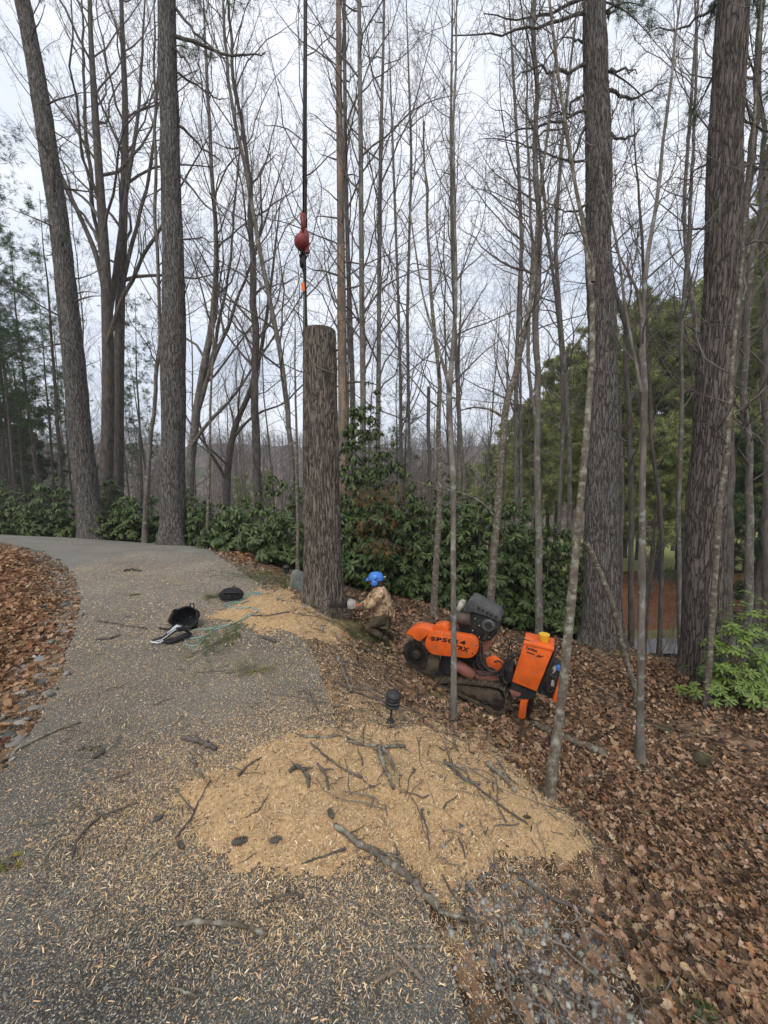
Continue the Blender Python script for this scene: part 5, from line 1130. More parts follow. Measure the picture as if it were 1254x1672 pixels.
gprism('cutter_arm', [(236,440),(268,352),(300,345),(320,400),(300,470),(262,470)], .10, .2, 'rust', .006)
gprism('rubber_flap', [(300,470),(352,478),(360,520),(350,570),(330,600),(262,588),(285,540)], .05, .10, 'rubber', .003)
gprism('rubber_flap', [(368,480),(440,490),(440,600),(390,602),(360,560)], .12, .50, 'black', .01)
# engine
gprism('engine_block', [(470,300),(480,240),(560,226),(650,250),(716,300),(706,350),(664,392),(606,402),(540,372),(480,330)], .16, .48, 'black', .015)
shr = gprism('engine_cover', [(502,206),(522,176),(538,142),(560,146),(628,180),(718,232),(730,268),(716,278),(640,246),(560,222),(506,222)], .10, .42, 'shroud', .014)
gprism('cover_rib', [(540,138),(590,160),(588,172),(536,150)], .2, .36, 'black', .004, shr)
for k_ in range(5):
    x_ = 590 + k_ * 26; gprism('louver', [(x_, 184 + k_*14), (x_ + 14, 192 + k_*14), (x_ + 8, 206 + k_*14), (x_ - 6, 198 + k_*14)], .092, .104, 'black', .002, shr)
gtube('muffler', [(456,252),(548,262)], 37 * GS, 'muffler', .12, sides=22)
gtube('muffler_end', [(450,251),(458,252)], 28 * GS, 'steel', .12, sides=18)
fl = gtube('oil_filter', [(474,212),(500,158)], 20 * GS, 'white', .2, sides=18); gtube('filter_cap', [(498,162),(506,148)], 15 * GS, 'white', .2, parent=fl)
glathe('starter_housing', 655, 298, .12, [(.01, -.05), (30*GS, -.05), (40*GS, -.03), (42*GS, .03), (.01, .04)], 'shroud')
glathe('starter_cap', 655, 298, .06, [(.005, -.012), (18*GS, -.012), (22*GS, .01), (.005, .01)], 'steel')
gtube('exhaust_pipe', [(645,330),(640,365),(630,385)], .03, 'steel', .12)
for p in ((520,250),(575,258),(600,300),(560,330),(600,370),(660,370)): glathe('bolt', *p, .155, [(0.001,-.006),(.009,-.006),(.009,.008),(.001,.008)], 'white', sides=6)
gprism('engine_mount', [(600,396),(660,388),(700,340),(714,322),(700,372),(660,430),(625,470),(602,470)], .18, .3, 'rust', .006)
gprism('engine_mount', [(470,330),(540,366),(600,400),(600,470),(560,500),(440,470)], .14, .5, 'steel', .01)
# boom, cylinder and frame
gtube('hydraulic_cylinder', [(440,520),(566,606)], 37 * GS, 'rust', .12, sides=22); gtube('cylinder_rod', [(560,603),(650,650)], .022, 'steel', .12)
gprism('boom', [(420,486),(560,500),(640,540),(720,600),(700,640),(600,640),(460,600)], .26, .42, 'steel', .01)
gprism('chassis', [(330,602),(470,630),(640,640),(760,640),(830,650),(900,700),(840,720),(760,700),(600,690),(470,668),(340,640)], .24, .62, 'steel', .012)
gprism('lift_arm', [(636,500),(690,488),(742,528),(744,566),(706,590),(690,560),(650,548)], .10, .16, 'orange', .006)
gprism('lift_arm', [(560,585),(640,596),(715,606),(720,632),(640,640),(580,628)], .10, .2, 'rust', .006)
gprism('valve_block', [(735,566),(800,550),(812,610),(790,655),(735,640)], .08, .3, 'black', .01)
for i, pts in enumerate([
    [(604,392),(598,450),(610,520),(650,572),(700,585),(742,560),(764,505),(800,468),(856,470)], [(592,398),(580,460),(590,545),(640,592),(700,598),(752,570),(778,515),(812,480),(858,482)],
    [(616,396),(614,460),(628,530),(668,580),(712,588),(750,540),(770,486),(820,462),(862,458)], [(770,480),(782,410),(820,384),(870,380),(920,400),(932,428)],
    [(790,470),(796,430),(830,400),(880,402),(905,420)], [(784,454),(774,380),(786,372),(798,440)], [(745,560),(742,600),(750,640),(770,650)], [(760,540),(765,590),(760,630),(740,660)],
    [(580,480),(560,540),(590,590),(640,600)], [(690,520),(720,510),(745,540),(740,590),(700,610)]]):
    gtube('hose', pts, .012 if i < 3 or i > 5 else .006, 'hose', .03 + .03 * (i % 3), sides=8)
# tracks
def band(name, outer, thick, w0, w1, parent):
    P = np.array(gout(outer)); n = 84; Pc = np.vstack([P, P[:1]]); d = np.r_[0, np.cumsum(np.linalg.norm(np.diff(Pc, axis=0), axis=1))]; t = np.linspace(0, d[-1], n, endpoint=False)
    Q = np.stack([np.interp(t, d, Pc[:, c]) for c in range(2)], 1)
    for _ in range(4): Q = .25*np.roll(Q, 1, 0) + .5*Q + .25*np.roll(Q, -1, 0)
    tg = np.roll(Q, -1, 0) - np.roll(Q, 1, 0); nr = np.c_[tg[:, 1], -tg[:, 0]]; nr /= np.linalg.norm(nr, axis=1, keepdims=True); c = Q.mean(0)
    if ((Q - c) * nr).sum() < 0: nr = -nr
    m = MB(); I = Q - nr * thick
    V = np.concatenate([np.c_[Q[:, 0], np.full(n, w0), Q[:, 1]], np.c_[Q[:, 0], np.full(n, w1), Q[:, 1]], np.c_[I[:, 0], np.full(n, w1), I[:, 1]], np.c_[I[:, 0], np.full(n, w0), I[:, 1]]])
    Fc = []
    for i in range(n):
        j = (i + 1) % n; Fc += [(i, j, n + j, n + i), (n + i, n + j, 2*n + j, 2*n + i), (2*n + i, 2*n + j, 3*n + j, 3*n + i), (3*n + i, 3*n + j, j, i)]
    m.add(V, Fc); b = m.build(name, M['rubber'], None); b.parent = parent
    for i in range(0, n, 3):
        m = MB(); a = math.atan2(nr[i, 1], nr[i, 0]); cc, s = math.cos(a), math.sin(a); Mx = np.array([[cc, 0, -s], [0, 1, 0], [s, 0, cc]])
        q = Q[i] + nr[i] * .008; m.box((q[0], (w0 + w1) / 2, q[1]), (.024, w1 - w0 + .01, .026), Mx); o = m.build('tread_lug', M['rubber'], None, bevel=.004); o.parent = b
    return b
TO = [(330,660),(340,644),(400,636),(500,642),(600,652),(690,662),(735,674),(760,706),(768,750),(760,800),(738,838),(700,842),(650,812),(560,764),(460,715),(380,684)]
for k_, (w0, w1) in enumerate(((0, .2), (.6, .8))):
    b = band('rubber_track', TO, .022, w0, w1, grinder)
    for (x_, y_, r_) in ((712,745,52),(640,742,24),(575,712,24),(510,690,20),(450,672,16),(386,662,11),(690,812,22)):
        glathe('roller', x_, y_, w0 + .1, [(.01,-.07),(r_*GS*.5,-.075),(r_*GS*.55,-.06),(r_*GS,-.055),(r_*GS,.055),(.01,.06)], 'steel', parent=b, sides=22)
    gprism('track_frame', [(400,655),(500,660),(640,680),(720,700),(740,745),(700,790),(640,768),(560,735),(460,695)], w0 + .03, w0 + .15, 'rubber', .01, b)
# control box
bx = gprism('tank_box', [(868,410),(1045,454),(945,700),(795,640)], -.02, .27, 'orange', .012)
gprism('tank_lid', [(862,412),(868,398),(1050,442),(1048,456)], -.03, .28, 'orange', .005, bx)
gtext('Carlton', 878, 440, 946, 462, 18, -.022, 'lettering', bx, .1); gtext('///', 938, 484, 984, 500, 14, -.022, 'emblem', bx, .6)
gprism('emblem', [(884,456),(932,472),(930,478),(882,462)], -.0225, -.018, 'ink', 0, bx)
fc = glathe('filler_neck', 985, 412, .14, [(.005, -.02), (26*GS, -.02), (26*GS, .03), (20*GS, .055), (.005, .055)], 'black', 'z', bx)
glathe('filler_cap', 990, 388, .14, [(.005, -.02), (22*GS, -.02), (30*GS, .075), (.005, .075)], 'yellow', 'z', bx)
glathe('small_cap', 1010, 442, .08, [(.005, 0), (17*GS, 0), (15*GS, .035), (.005, .035)], 'yellow', 'z', bx)
glathe('red_cap', 908, 388, .2, [(.005, 0), (9*GS, 0), (9*GS, .02), (.005, .02)], 'orange', 'z', bx)
gprism('side_panel', [(1052,462),(1064,470),(968,706),(950,700)], .03, .24, 'black', .004, bx)
pn = gprism('control_panel', [(985,590),(1030,555),(1088,562),(1094,600),(1072,740),(1030,742),(955,704)], .04, .3, 'black', .012)
glathe('hose_reel', 1030, 645, .03, [(.01,-.02),(38*GS,-.02),(44*GS,0),(38*GS,.03),(.01,.03)], 'black', parent=pn)
gtube('hose_loop', [(1010,600),(1000,650),(1010,700),(1040,705),(1060,660),(1050,610),(1020,590)], .012, 'hose', .0, pn, 8)
gprism('gauge_plate', [(1036,628),(1060,634),(1052,672),(1030,664)], .0, .012, 'white', .002, pn)
gprism('end_guard', [(1084,630),(1108,645),(1076,775),(1040,755)], -.10, .28, 'orange', .006)
gtube('lever', [(1040,590),(1066,556)], .011, 'white', .02, pn, 8); gprism('lever_grip', [(1062,552),(1072,540),(1092,552),(1090,572),(1072,576)], -.01, .03, 'bluep', .006, pn); gprism('switch', [(1040,560),(1058,550),(1066,562),(1050,574)], .0, .05, 'white', .004, pn)
gprism('support_leg', [(848,744),(900,718),(906,734),(886,770),(878,852),(866,866),(832,858),(840,800)], .06, .16, 'orange', .008)
gprism('support_leg', [(900,730),(930,720),(925,800),(900,860),(880,850)], .3, .36, 'steel', .008)
gprism('under_box', [(800,645),(900,690),(944,706),(930,745),(860,745),(800,715),(778,690)], .04, .34, 'black', .01)
gprism('hitch_plate', [(780,690),(850,712),(845,730),(796,724)], .02, .1, 'rust', .005)

# ------------------------------------------------------------------ worker kneeling at the foot of the stump
PY = 5.75
PO = hit(613, 1042); PO = np.array([PO[0], PY, tz(PO[0], PY)]); PO = at(613, 1043, PY)
worker = thing('person', PO, 'person in camouflage jacket and blue helmet kneeling to cut the tall stump', 'person')
def WP_(zx, zy, w=0): p = at(460 + zx / 5.225, 880 + zy / 5.225, PY + w); return p - PO
def skinned(name, verts, edges, mat, parent, sub=2, smooth=True):
    """verts: (point, radius x, radius y)"""
    me = bpy.data.meshes.new(name); bm = bmesh.new(); L = bm.verts.layers.skin.verify(); vs = []
    for i, (p, rx, ry) in enumerate(verts): v = bm.verts.new(p); v[L].radius = (rx, ry); v[L].use_root = (i == 0); vs.append(v)
    for a, b in edges: bm.edges.new((vs[a], vs[b]))
    bm.to_mesh(me); bm.free(); o = bpy.data.objects.new(name, me); COL.objects.link(o); o.parent = parent
    s = o.modifiers.new('Skin', 'SKIN'); s.use_smooth_shade = True; m = o.modifiers.new('Sub', 'SUBSURF'); m.levels = sub; m.render_levels = sub
    dg = bpy.context.evaluated_depsgraph_get(); me2 = bpy.data.meshes.new_from_object(o.evaluated_get(dg)); o.modifiers.clear(); o.data = me2; me2.name = name
    me2.materials.clear(); me2.materials.append(M[mat]); me2.polygons.foreach_set('use_smooth', np.ones(len(me2.polygons), bool)); return o
J = {k_: WP_(*v) for k_, v in dict(pelvis=(856,640,0), belly=(852,570,0), chest=(836,480,0), neck=(814,408,0), head=(802,352,0), crown=(800,325,0),
    shL=(850,440,-.15), elL=(782,548,-.21), wrL=(706,582,-.15), shR=(800,440,.15), elR=(735,540,.2), wrR=(660,575,.08),
    hipL=(850,678,-.09), knL=(722,756,-.14), anL=(858,836,-.12), hipR=(868,690,.1), knR=(775,790,.16), anR=(905,800,.14)).items()}
body_v = [(J['pelvis'],.11,.12),(J['belly'],.10,.12),(J['chest'],.12,.14),(J['neck'],.05,.05),(J['head'],.078,.07),(J['shL'],.05,.05),(J['elL'],.038,.038),(J['wrL'],.028,.028),(J['shR'],.05,.05),(J['elR'],.038,.038),(J['wrR'],.028,.028),
    (J['hipL'],.075,.075),(J['knL'],.052,.052),(J['anL'],.036,.036),(J['hipR'],.075,.075),(J['knR'],.052,.052),(J['anR'],.036,.036)]
skinned('body', body_v, [(0,1),(1,2),(2,3),(3,4),(2,5),(5,6),(6,7),(2,8),(8,9),(9,10),(0,11),(11,12),(12,13),(0,14),(14,15),(15,16)], 'skin', worker)
mid = lambda a, b, t=.5: J[a] * (1 - t) + J[b] * t
skinned('jacket', [(J['belly'],.165,.18),(WP_(862,640),.175,.19),(WP_(876,682),.17,.18),(J['chest'],.175,.2),(WP_(826,430),.115,.13),(J['neck'],.062,.06),
    (J['shL'],.1,.095),(mid('shL','elL'),.086,.08),(J['elL'],.078,.072),(mid('elL','wrL'),.066,.06),(J['wrL'],.044,.044),
    (J['shR'],.08,.08),(mid('shR','elR'),.07,.066),(J['elR'],.062,.06),(J['wrR'],.044,.044)],
    [(0,1),(1,2),(0,3),(3,4),(4,5),(3,6),(6,7),(7,8),(8,9),(9,10),(3,11),(11,12),(12,13),(13,14)], 'camo', worker)
skinned('trousers', [(WP_(862,668),.125,.14),(J['hipL'],.105,.1),(mid('hipL','knL'),.098,.095),(J['knL'],.078,.075),(mid('knL','anL'),.07,.065),(J['anL'],.055,.05),
    (J['hipR'],.105,.1),(mid('hipR','knR'),.095,.09),(J['knR'],.075,.075),(mid('knR','anR'),.068,.065),(J['anR'],.054,.05)],
    [(0,1),(1,2),(2,3),(3,4),(4,5),(0,6),(6,7),(7,8),(8,9),(9,10)], 'trouser', worker)
for s, a in ((-1, 'anL'), (1, 'anR')):
    q = J[a]; skinned('boot', [(q + [0,0,0],.05,.05),(q + [.05,0,-.02],.048,.048),(q + [.07,0,-.09],.045,.042),(q + [.075,0,-.14],.035,.03)], [(0,1),(1,2),(2,3)], 'boot', worker)
# hands: palm, four fingers and thumb closed on the handles
def hand(wr, fwd, up, side, name='gloved_hand'):
    fwd, up, side = (Vector(v).normalized() for v in (fwd, up, side)); w = Vector(wr); vs = [(w, .026, .03), (w + fwd * .05, .03, .04), (w + fwd * .085, .028, .042)]; ed = [(0, 1), (1, 2)]
    for i, l in enumerate((.034, .038, .036, .028)):
        o_ = side * (.033 - .022 * i); b = len(vs); p = w + fwd * .09 + o_; vs += [(p, .0095, .0095), (p + fwd * l * .8 - up * .008, .009, .009), (p + fwd * l * .9 - up * .038, .0085, .0085), (p + fwd * .005 - up * .055, .008, .008)]; ed += [(2, b), (b, b+1), (b+1, b+2), (b+2, b+3)]
    b = len(vs); p = w + fwd * .03 + side * .035; vs += [(p, .012, .012), (p + fwd * .03 + side * .02 - up * .02, .011, .011), (p + fwd * .055 + side * .005 - up * .045, .0095, .0095)]; ed += [(1, b), (b, b+1), (b+1, b+2)]
    skinned(name, [(tuple(a), x, y) for a, x, y in vs], ed, 'glove', worker, 1)
hand(J['wrL'], (-1, .1, -.05), (0, 0, 1), (0, -1, 0)); hand(J['wrR'], (-1, -.2, .1), (0, 0, 1), (0, 1, 0))
# head under the helmet
hc = WP_(803, 350); m = MB(); m.lathe([(.01,-.12),(.05,-.11),(.075,-.06),(.082,0),(.075,.05),(.03,.09),(.01,.095)], hc, sides=20); hd = m.build('face', M['skin'], None, smooth=True); hd.parent = worker
m = MB(); m.tube([hc + [-.078,-.012,-.012], hc + [-.1,-.012,-.035], hc + [-.076,-.012,-.04]], [.01,.014,.008], 6); o = m.build('nose', M['skin'], None, smooth=True); o.parent = hd
m = MB(); m.lathe([(.085,-.14),(.09,-.08),(.092,-.02),(.088,.0)], hc + [.012, 0, -.01], sides=20); o = m.build('hair', M['boot'], None, smooth=True); o.parent = hd
hp = WP_(803, 340); m = MB(); m.lathe([(.128,-.012),(.125,.0),(.122,.03),(.108,.075),(.08,.105),(.04,.122),(.004,.126)], hp, sides=28); m.V[0] = (m.V[0] - hp) * [.97, .88, .88] + hp
helmet = m.build('helmet', M['bluep'], None, smooth=True); helmet.parent = worker
m = MB(); m.prism([(hp[0] - .115, hp[2] + .01), (hp[0] - .155, hp[2] - .012), (hp[0] - .15, hp[2] - .022), (hp[0] - .105, hp[2] - .01)], hp[1] - .07, hp[1] + .07); o = m.build('peak', M['bluep'], None, bevel=.006); o.parent = helmet
for s in (-1, 1):
    m = MB(); m.lathe([(.01,-.03),(.04,-.03),(.048,-.015),(.048,.02),(.01,.02)], hc + [-.02, s * .105, -.02], 'y', 18); o = m.build('ear_cup', M['bluep'], None, smooth=True); o.parent = helmet
    m = MB(); m.lathe([(.03,-.012),(.055,-.012),(.055,.012),(.03,.012)], hc + [-.02, s * .088, -.02], 'y', 18); o = m.build('ear_seal', M['black'], None, smooth=True); o.parent = helmet
    m = MB(); m.tube([hc + [-.015, s*.12, .02], hp + [0, s*.133, .03], hp + [.03, s*.125, .05]], .008, 6); o = m.build('muff_arm', M['black'], None, smooth=True); o.parent = helmet
m = MB(); m.box(hp + [.135, -.02, .035], (.03, .03, .02)); o = m.build('clip', M['white'], None, bevel=.004); o.parent = helmet

saw = thing('chainsaw', PO, 'chainsaw held by the kneeling worker with its bar in the trunk', 'chainsaw')
def sprism(name, pts, w0, w1, mat, bevel=.006):
    m = MB(); q = [WP_(x, y, 0) for x, y in pts]; m.prism([(a[0], a[2]) for a in q], w0, w1); o = m.build(name, M[mat], None, bevel=bevel); o.parent = saw; return o
sprism('motor_housing', [(560,536),(578,524),(612,528),(638,550),(638,584),(600,590),(566,580)], -.06, .08, 'white')
sprism('top_cover', [(560,524),(590,508),(630,530),(640,552),(606,548),(566,544)], -.05, .07, 'white')
sprism('rear_handle', [(636,556),(668,566),(694,580),(692,602),(664,604),(640,592)], -.03, .03, 'safety')
m = MB(); m.tube([WP_(548,590,-.07), WP_(540,545,-.08), WP_(556,508,-.04), WP_(590,496,0), WP_(622,510,.05), WP_(636,540,.08)], .012, 8); o = m.build('front_handle', M['black'], None, smooth=True); o.parent = saw
sprism('guide_bar', [(556,556),(470,552),(420,560),(412,570),(424,580),(470,584),(556,584)], .0, .006, 'steel', .001)
sprism('chain', [(556,552),(470,548),(416,557),(407,570),(418,583),(470,588),(556,588),(556,585),(470,585),(421,581),(411,570),(419,559),(470,551),(556,555)], -.002, .008, 'black', 0)
sprism('hand_guard', [(548,520),(556,512),(562,540),(554,552)], -.06, .06, 'black')

# ------------------------------------------------------------------ crane weight on its cable over the stump
CY = 6.3; cc = at(493, 396, CY); crane = thing('crane_hook', cc, 'dark red crane ball with hook hanging above the tall stump', 'crane hook')
def cadd(name, fn, mat, smooth=True, parent=None):
    m = MB(); fn(m); o = m.build(name, M[mat], None, smooth=smooth); o.parent = parent or crane; return o
ca = lambda px, py, dy=0: at(px, py, CY + dy) - cc
rb = wpx(12.5, cc)
cadd('ball', lambda m: m.lathe([(.02,-rb),(rb*.55,-rb*.86),(rb*.9,-rb*.45),(rb,0),(rb*.93,.45*rb),(rb*.6,rb*.88),(rb*.3,rb*1.0),(rb*.28,rb*1.3),(.02,rb*1.32)], (0,0,0), sides=28), 'red')
cadd('cable', lambda m: m.tube([ca(497,-120), ca(497,180), ca(495,368)], .014, 8), 'cable')
cadd('cable', lambda m: m.tube([ca(501,-120,.05), ca(500,180,.05), ca(500,372,.05)], .012, 8), 'cable')
cadd('socket', lambda m: m.tube([ca(495,350), ca(495,383)], [.045, .03], 10), 'red')
cadd('wedge_socket', lambda m: m.prism([(.05, -.16), (.105, -.15), (.11, .12), (.06, .2), (.03, .1)], -.03, .03), 'red', False)
cadd('swivel', lambda m: m.tube([ca(493,406), ca(494,416)], .035, 10), 'cable')
cadd('hook', lambda m: m.tube([ca(494,414), ca(490,418), ca(491,424), ca(498,424), ca(502,417)], [.02,.024,.024,.02,.012], 8), 'cable')
cadd('tail_loop', lambda m: m.tube([ca(503,410), ca(504,420), ca(508,430), ca(507,418), ca(505,408)], .006, 6), 'cable')
sl = thing('lifting_sling', at(500, 530, CY), 'dark lifting strap hanging from the crane hook down to the stump top', 'sling')
def sadd(name, fn, mat, smooth=True):
    m = MB(); fn(m); o = m.build(name, M[mat], None, smooth=smooth); o.parent = sl; return o
sa = lambda px, py, dy=0: at(px, py, CY + dy) - at(500, 530, CY)
sadd('strap', lambda m: m.tube([sa(496,420), sa(497,440), sa(499,480), sa(500,520), sa(501,538,-.1)], [.04,.024,.019,.019,.018], 8), 'cable')
sadd('shackle', lambda m: m.tube([sa(493,424), sa(494,436)], .04, 8), 'cable')
sadd('tag', lambda m: m.prism([(sa(493,464)[0], sa(493,464)[2]), (sa(498,464)[0], sa(498,464)[2]), (sa(499,478)[0], sa(499,478)[2]), (sa(494,476)[0], sa(494,476)[2])], -.06, -.05), 'safety', False)
sadd('light_line', lambda m: m.tube([sa(497,478), sa(496.5,500), sa(497,536,-.1)], .005, 6), 'rope2')

# ------------------------------------------------------------------ path lights, boulder, mossy rock
def path_light(px, py, hpx, label, tilt=0):
    p = hit(px, py); p[2] = tz(p[0], p[1]); s = wpx(hpx, p) / .36; t = thing('path_light', p, label, 'garden light', 'black tiered garden lights beside the driveway', rot=(0, tilt, 0)); t.scale = (s, s, s)
    def a(name, prof, mat='black', z=0): m = MB(); m.lathe(prof, (0, 0, z), sides=20); o = m.build(name, M[mat], None, smooth=True); o.parent = t; o.data.set_sharp_from_angle(angle=R(50)); return o
    a('base', [(.005,-.03),(.038,-.03),(.038,.045),(.02,.055),(.005,.055)]); a('post', [(.009,.0),(.009,.17),(.005,.17)]); a('lamp_bottom', [(.01,.165),(.035,.17),(.055,.195),(.01,.195)])
    for k_ in range(3): a('louver', [(.03,0),(.072,-.004),(.076,.008),(.058,.024),(.03,.024)], z=.2 + k_ * .038)
    a('inner_lens', [(.005,.19),(.036,.19),(.036,.33),(.005,.33)], 'glass'); a('cap', [(.005,.31),(.078,.31),(.074,.325),(.045,.352),(.012,.362),(.003,.37)])
path_light(637, 1182, 58, 'black tiered garden light standing at the edge of the near sawdust', R(6))
path_light(468, 950, 26, 'black tiered garden light left of the tall stump beside the boulder')
V, Fc = rock_mesh(3, 1.0, 4); p = at(491, 962, 7.0); p[2] = tz_g(p[0], p[1]) - .02; o = obj('boulder', V * [.5, .4, .72], Fc, M['boulder'], origin=(0,0,0)); o.location = p; tag(o, 'grey upright boulder partly hidden behind the left side of the tall stump', 'boulder')
V, Fc = rock_mesh(8, .8, 4); p = hit(1146, 1248); o = obj('mossy_rock', V * [.30, .26, .34], Fc, M['moss'], origin=(0,0,0)); o.location = p; o.rotation_euler = (0, .3, .4); tag(o, 'dark mossy rock poking out of the leaves right of the straight sapling', 'rock')

# ------------------------------------------------------------------ climbing gear on the driveway
def gz3(zx, zy): p = hit(200 + zx / 4.18, 920 + zy / 4.18, .03); p[2] = tz(p[0], p[1]); return p
c = gz3(445, 425); bag = thing('gear_bag', c, 'open black gear bag lying on its side on the driveway', 'bag', rot=(R(72), 0, R(12))); bag.scale = (.82, .72, .8)
def badd(root, name, fn, mat, smooth=True, bevel=0): m = MB(); fn(m); o = m.build(name, M[mat], None, smooth=smooth, bevel=bevel); o.parent = root; return o
badd(bag, 'bucket', lambda m: m.lathe([(.005,-.02),(.15,-.02),(.175,.02),(.185,.12),(.19,.22),(.20,.225),(.20,.235),(.178,.23),(.17,.12),(.15,.01),(.005,.005)], (0, .14, .0), sides=26), 'fabric')
_bv = bpy.data.objects['bucket'].data
for v in _bv.vertices: v.co += Vector((mnoise.noise(v.co * 9), mnoise.noise(v.co * 9 + Vector((5, 0, 0))) - .2 * max(0, v.co.y - .2), mnoise.noise(v.co * 8 + Vector((0, 7, 0))))) * .05
badd(bag, 'rim', lambda m: m.tube([(.19*math.cos(t), .14 + .19*math.sin(t), .235 + .02*math.sin(3*t)) for t in np.linspace(2.6, 2*math.pi + .3, 26)], .007, 8), 'hose')
badd(bag, 'handle', lambda m: m.tube([(.08,.33,.22),(.09,.38,.24),(.13,.38,.24),(.14,.31,.22)], .010, 8), 'hose')
badd(bag, 'strap', lambda m: m.tube([(-.15,.03,.2),(-.2,-.02,.18),(-.28,-.02,.12),(-.38,-.0,.06)], .014, 6), 'fabric')
badd(bag, 'pouch', lambda m: m.box((.1, -.03, .12), (.14, .06, .12)), 'fabric', bevel=.02)
badd(bag, 'pouch', lambda m: m.box((-.1, -.03, .1), (.12, .07, .14)), 'fabric', bevel=.02)
badd(bag, 'carabiner', lambda m: m.tube([(.04,-.07,.12),(.07,-.075,.16),(.1,-.075,.15),(.1,-.075,.1),(.06,-.07,.08),(.04,-.07,.12)], .005, 6), 'steel')
c = gz3(345, 530); pad = thing('climbing_saddle', c, 'black and white climbing saddle lying in front of the gear bag', 'climbing gear', rz=R(10)); pad.scale = (.78, .8, .8)
m = MB(); n = 13
Pm = np.array([(-.28,0,.02),(-.22,0,.03),(-.14,.01,.05),(-.06,.02,.10),(0,.03,.15),(.06,.05,.19),(.12,.07,.17),(.17,.1,.10),(.2,.12,.04)])
def strap3(m, P, w, th):
    P = np.asarray(P, float); k = len(P); T = np.gradient(P, axis=0); Sd = unit(np.cross(T, [0, 0, 1.])) * 1.0; Nn = unit(np.cross(Sd, T)); w = np.broadcast_to(w, (k,))[:, None]
    V = np.concatenate([P + Sd*w + Nn*th, P - Sd*w + Nn*th, P - Sd*w - Nn*th, P + Sd*w - Nn*th]); Fc = []
    for i in range(k - 1):
        for a_ in range(4): b_ = (a_ + 1) % 4; Fc.append((a_*k+i, a_*k+i+1, b_*k+i+1, b_*k+i))
    Fc += [(0, k, 2*k, 3*k), (4*k-1, 3*k-1, 2*k-1, k-1)]; m.add(V, Fc)
badd(pad, 'back_pad', lambda m: strap3(m, Pm, [.03,.045,.06,.08,.095,.1,.09,.07,.05], .018), 'fabric', bevel=.006)
badd(pad, 'white_panel', lambda m: strap3(m, Pm[3:7] + [-.01, -.02, .022], [.02,.045,.05,.02], .004), 'grey_cloth')
badd(pad, 'white_edge', lambda m: m.tube(Pm[:7] + [0, -.085, .0] * np.array([[.4],[.5],[.7],[.9],[1.1],[1.15],[1.0]]), .009, 6), 'grey_cloth')
badd(pad, 'white_edge', lambda m: m.tube([(-.3,-.02,.03),(-.24,-.07,.03),(-.16,-.1,.03),(-.1,-.08,.05)], .012, 6), 'grey_cloth')
badd(pad, 'leg_loop', lambda m: strap3(m, [(-.08,-.06,.03),(.0,-.1,.04),(.1,-.06,.06),(.18,.0,.08),(.2,.08,.06)], .045, .014), 'fabric', bevel=.004)
badd(pad, 'ring', lambda m: m.lathe([(.018,-.006),(.03,-.006),(.03,.006),(.018,.006)], (.2, .0, .05), sides=14), 'steel')
c = gz3(750, 255); rb_ = thing('rope_bag', c, 'small crumpled black bag lying on the coil of teal rope', 'bag', rz=R(15))
V, Fc = rock_mesh(12, 1.0, 4); o = obj('sack', V * [.30, .22, .24] + [0, 0, .08], Fc, M['fabric'], None); o.parent = rb_
badd(rb_, 'strap', lambda m: strap3(m, [(-.12,-.06,.16),(0,-.12,.17),(.1,-.08,.14),(.14,.02,.05)], .02, .004), 'hose')
badd(rb_, 'strap', lambda m: m.tube([(.0,.05,.18),(.03,.02,.23),(.07,.0,.18)], .01, 6), 'hose')
badd(rb_, 'buckle', lambda m: m.box((-.03, -.13, .12), (.05, .015, .03)), 'steel', bevel=.004)

def ground_line(pts, conv, lift, n=60, smooth=3, jitter=.0):
    P = np.array([conv(*p)[:2] for p in pts]); d = np.r_[0, np.cumsum(np.linalg.norm(np.diff(P, axis=0), axis=1))]; t = np.linspace(0, d[-1], n)
    Q = np.stack([np.interp(t, d, P[:, c]) for c in range(2)], 1)
    for _ in range(smooth): Q[1:-1] = .25*Q[:-2] + .5*Q[1:-1] + .25*Q[2:]
    if jitter: Q += np.c_[(fbm(t*9, t*0, 1)-.5), (fbm(t*9+9, t*0, 1)-.5)] * jitter
    return np.c_[Q, top_z(Q[:, 0], Q[:, 1]) + lift]
def rope(pts, mat, label, r=.009, lift=.008, jit_=.02):
    P = ground_line(pts, gz3, lift, 90, 4, jit_); m = MB(); m.tube(P - P[0], r, 7); o = m.build('rope', M[mat], None, smooth=True, origin=None); o.location = P[0]; tag(o, label, 'rope', 'climbing ropes on the driveway'); return o
rope([(660,218),(700,240),(760,262),(830,235),(900,212),(955,216),(900,222),(820,210),(780,240),(720,300),(790,318),(880,318),(935,335),(900,360),(800,400),(700,430),(600,445),(540,455),(480,460)], 'rope', 'teal rope running from the crumpled bag back to the saddle')
rope([(830,218),(870,205),(940,208),(960,222),(860,228),(790,270),(730,290),(700,300)], 'rope', 'short teal rope looped under the crumpled bag')
rope([(930,340),(880,362),(790,402),(690,440),(620,462),(590,490),(560,500),(548,530),(520,565),(460,570),(430,550),(432,520),(480,512),(540,510)], 'rope', 'pale teal rope ending in a loop beside the saddle', .008)
rope([(860,262),(800,282),(760,262),(850,240),(800,232),(740,270),(690,292)], 'rope', 'teal rope coil tangled before the crumpled bag')
rope([(600,455),(600,478),(560,500),(480,520),(430,515)], 'rope2', 'pale green rope end lying before the saddle', .007)
rope([(930,345),(870,372),(760,415),(680,446),(560,462)], 'rope2', 'pale green rope lying beside the teal rope', .009, .012)
rope([(430,400),(470,420),(500,400),(520,375),(500,410)], 'rope2', 'pale rope tail hanging over the open gear bag', .006, .10)

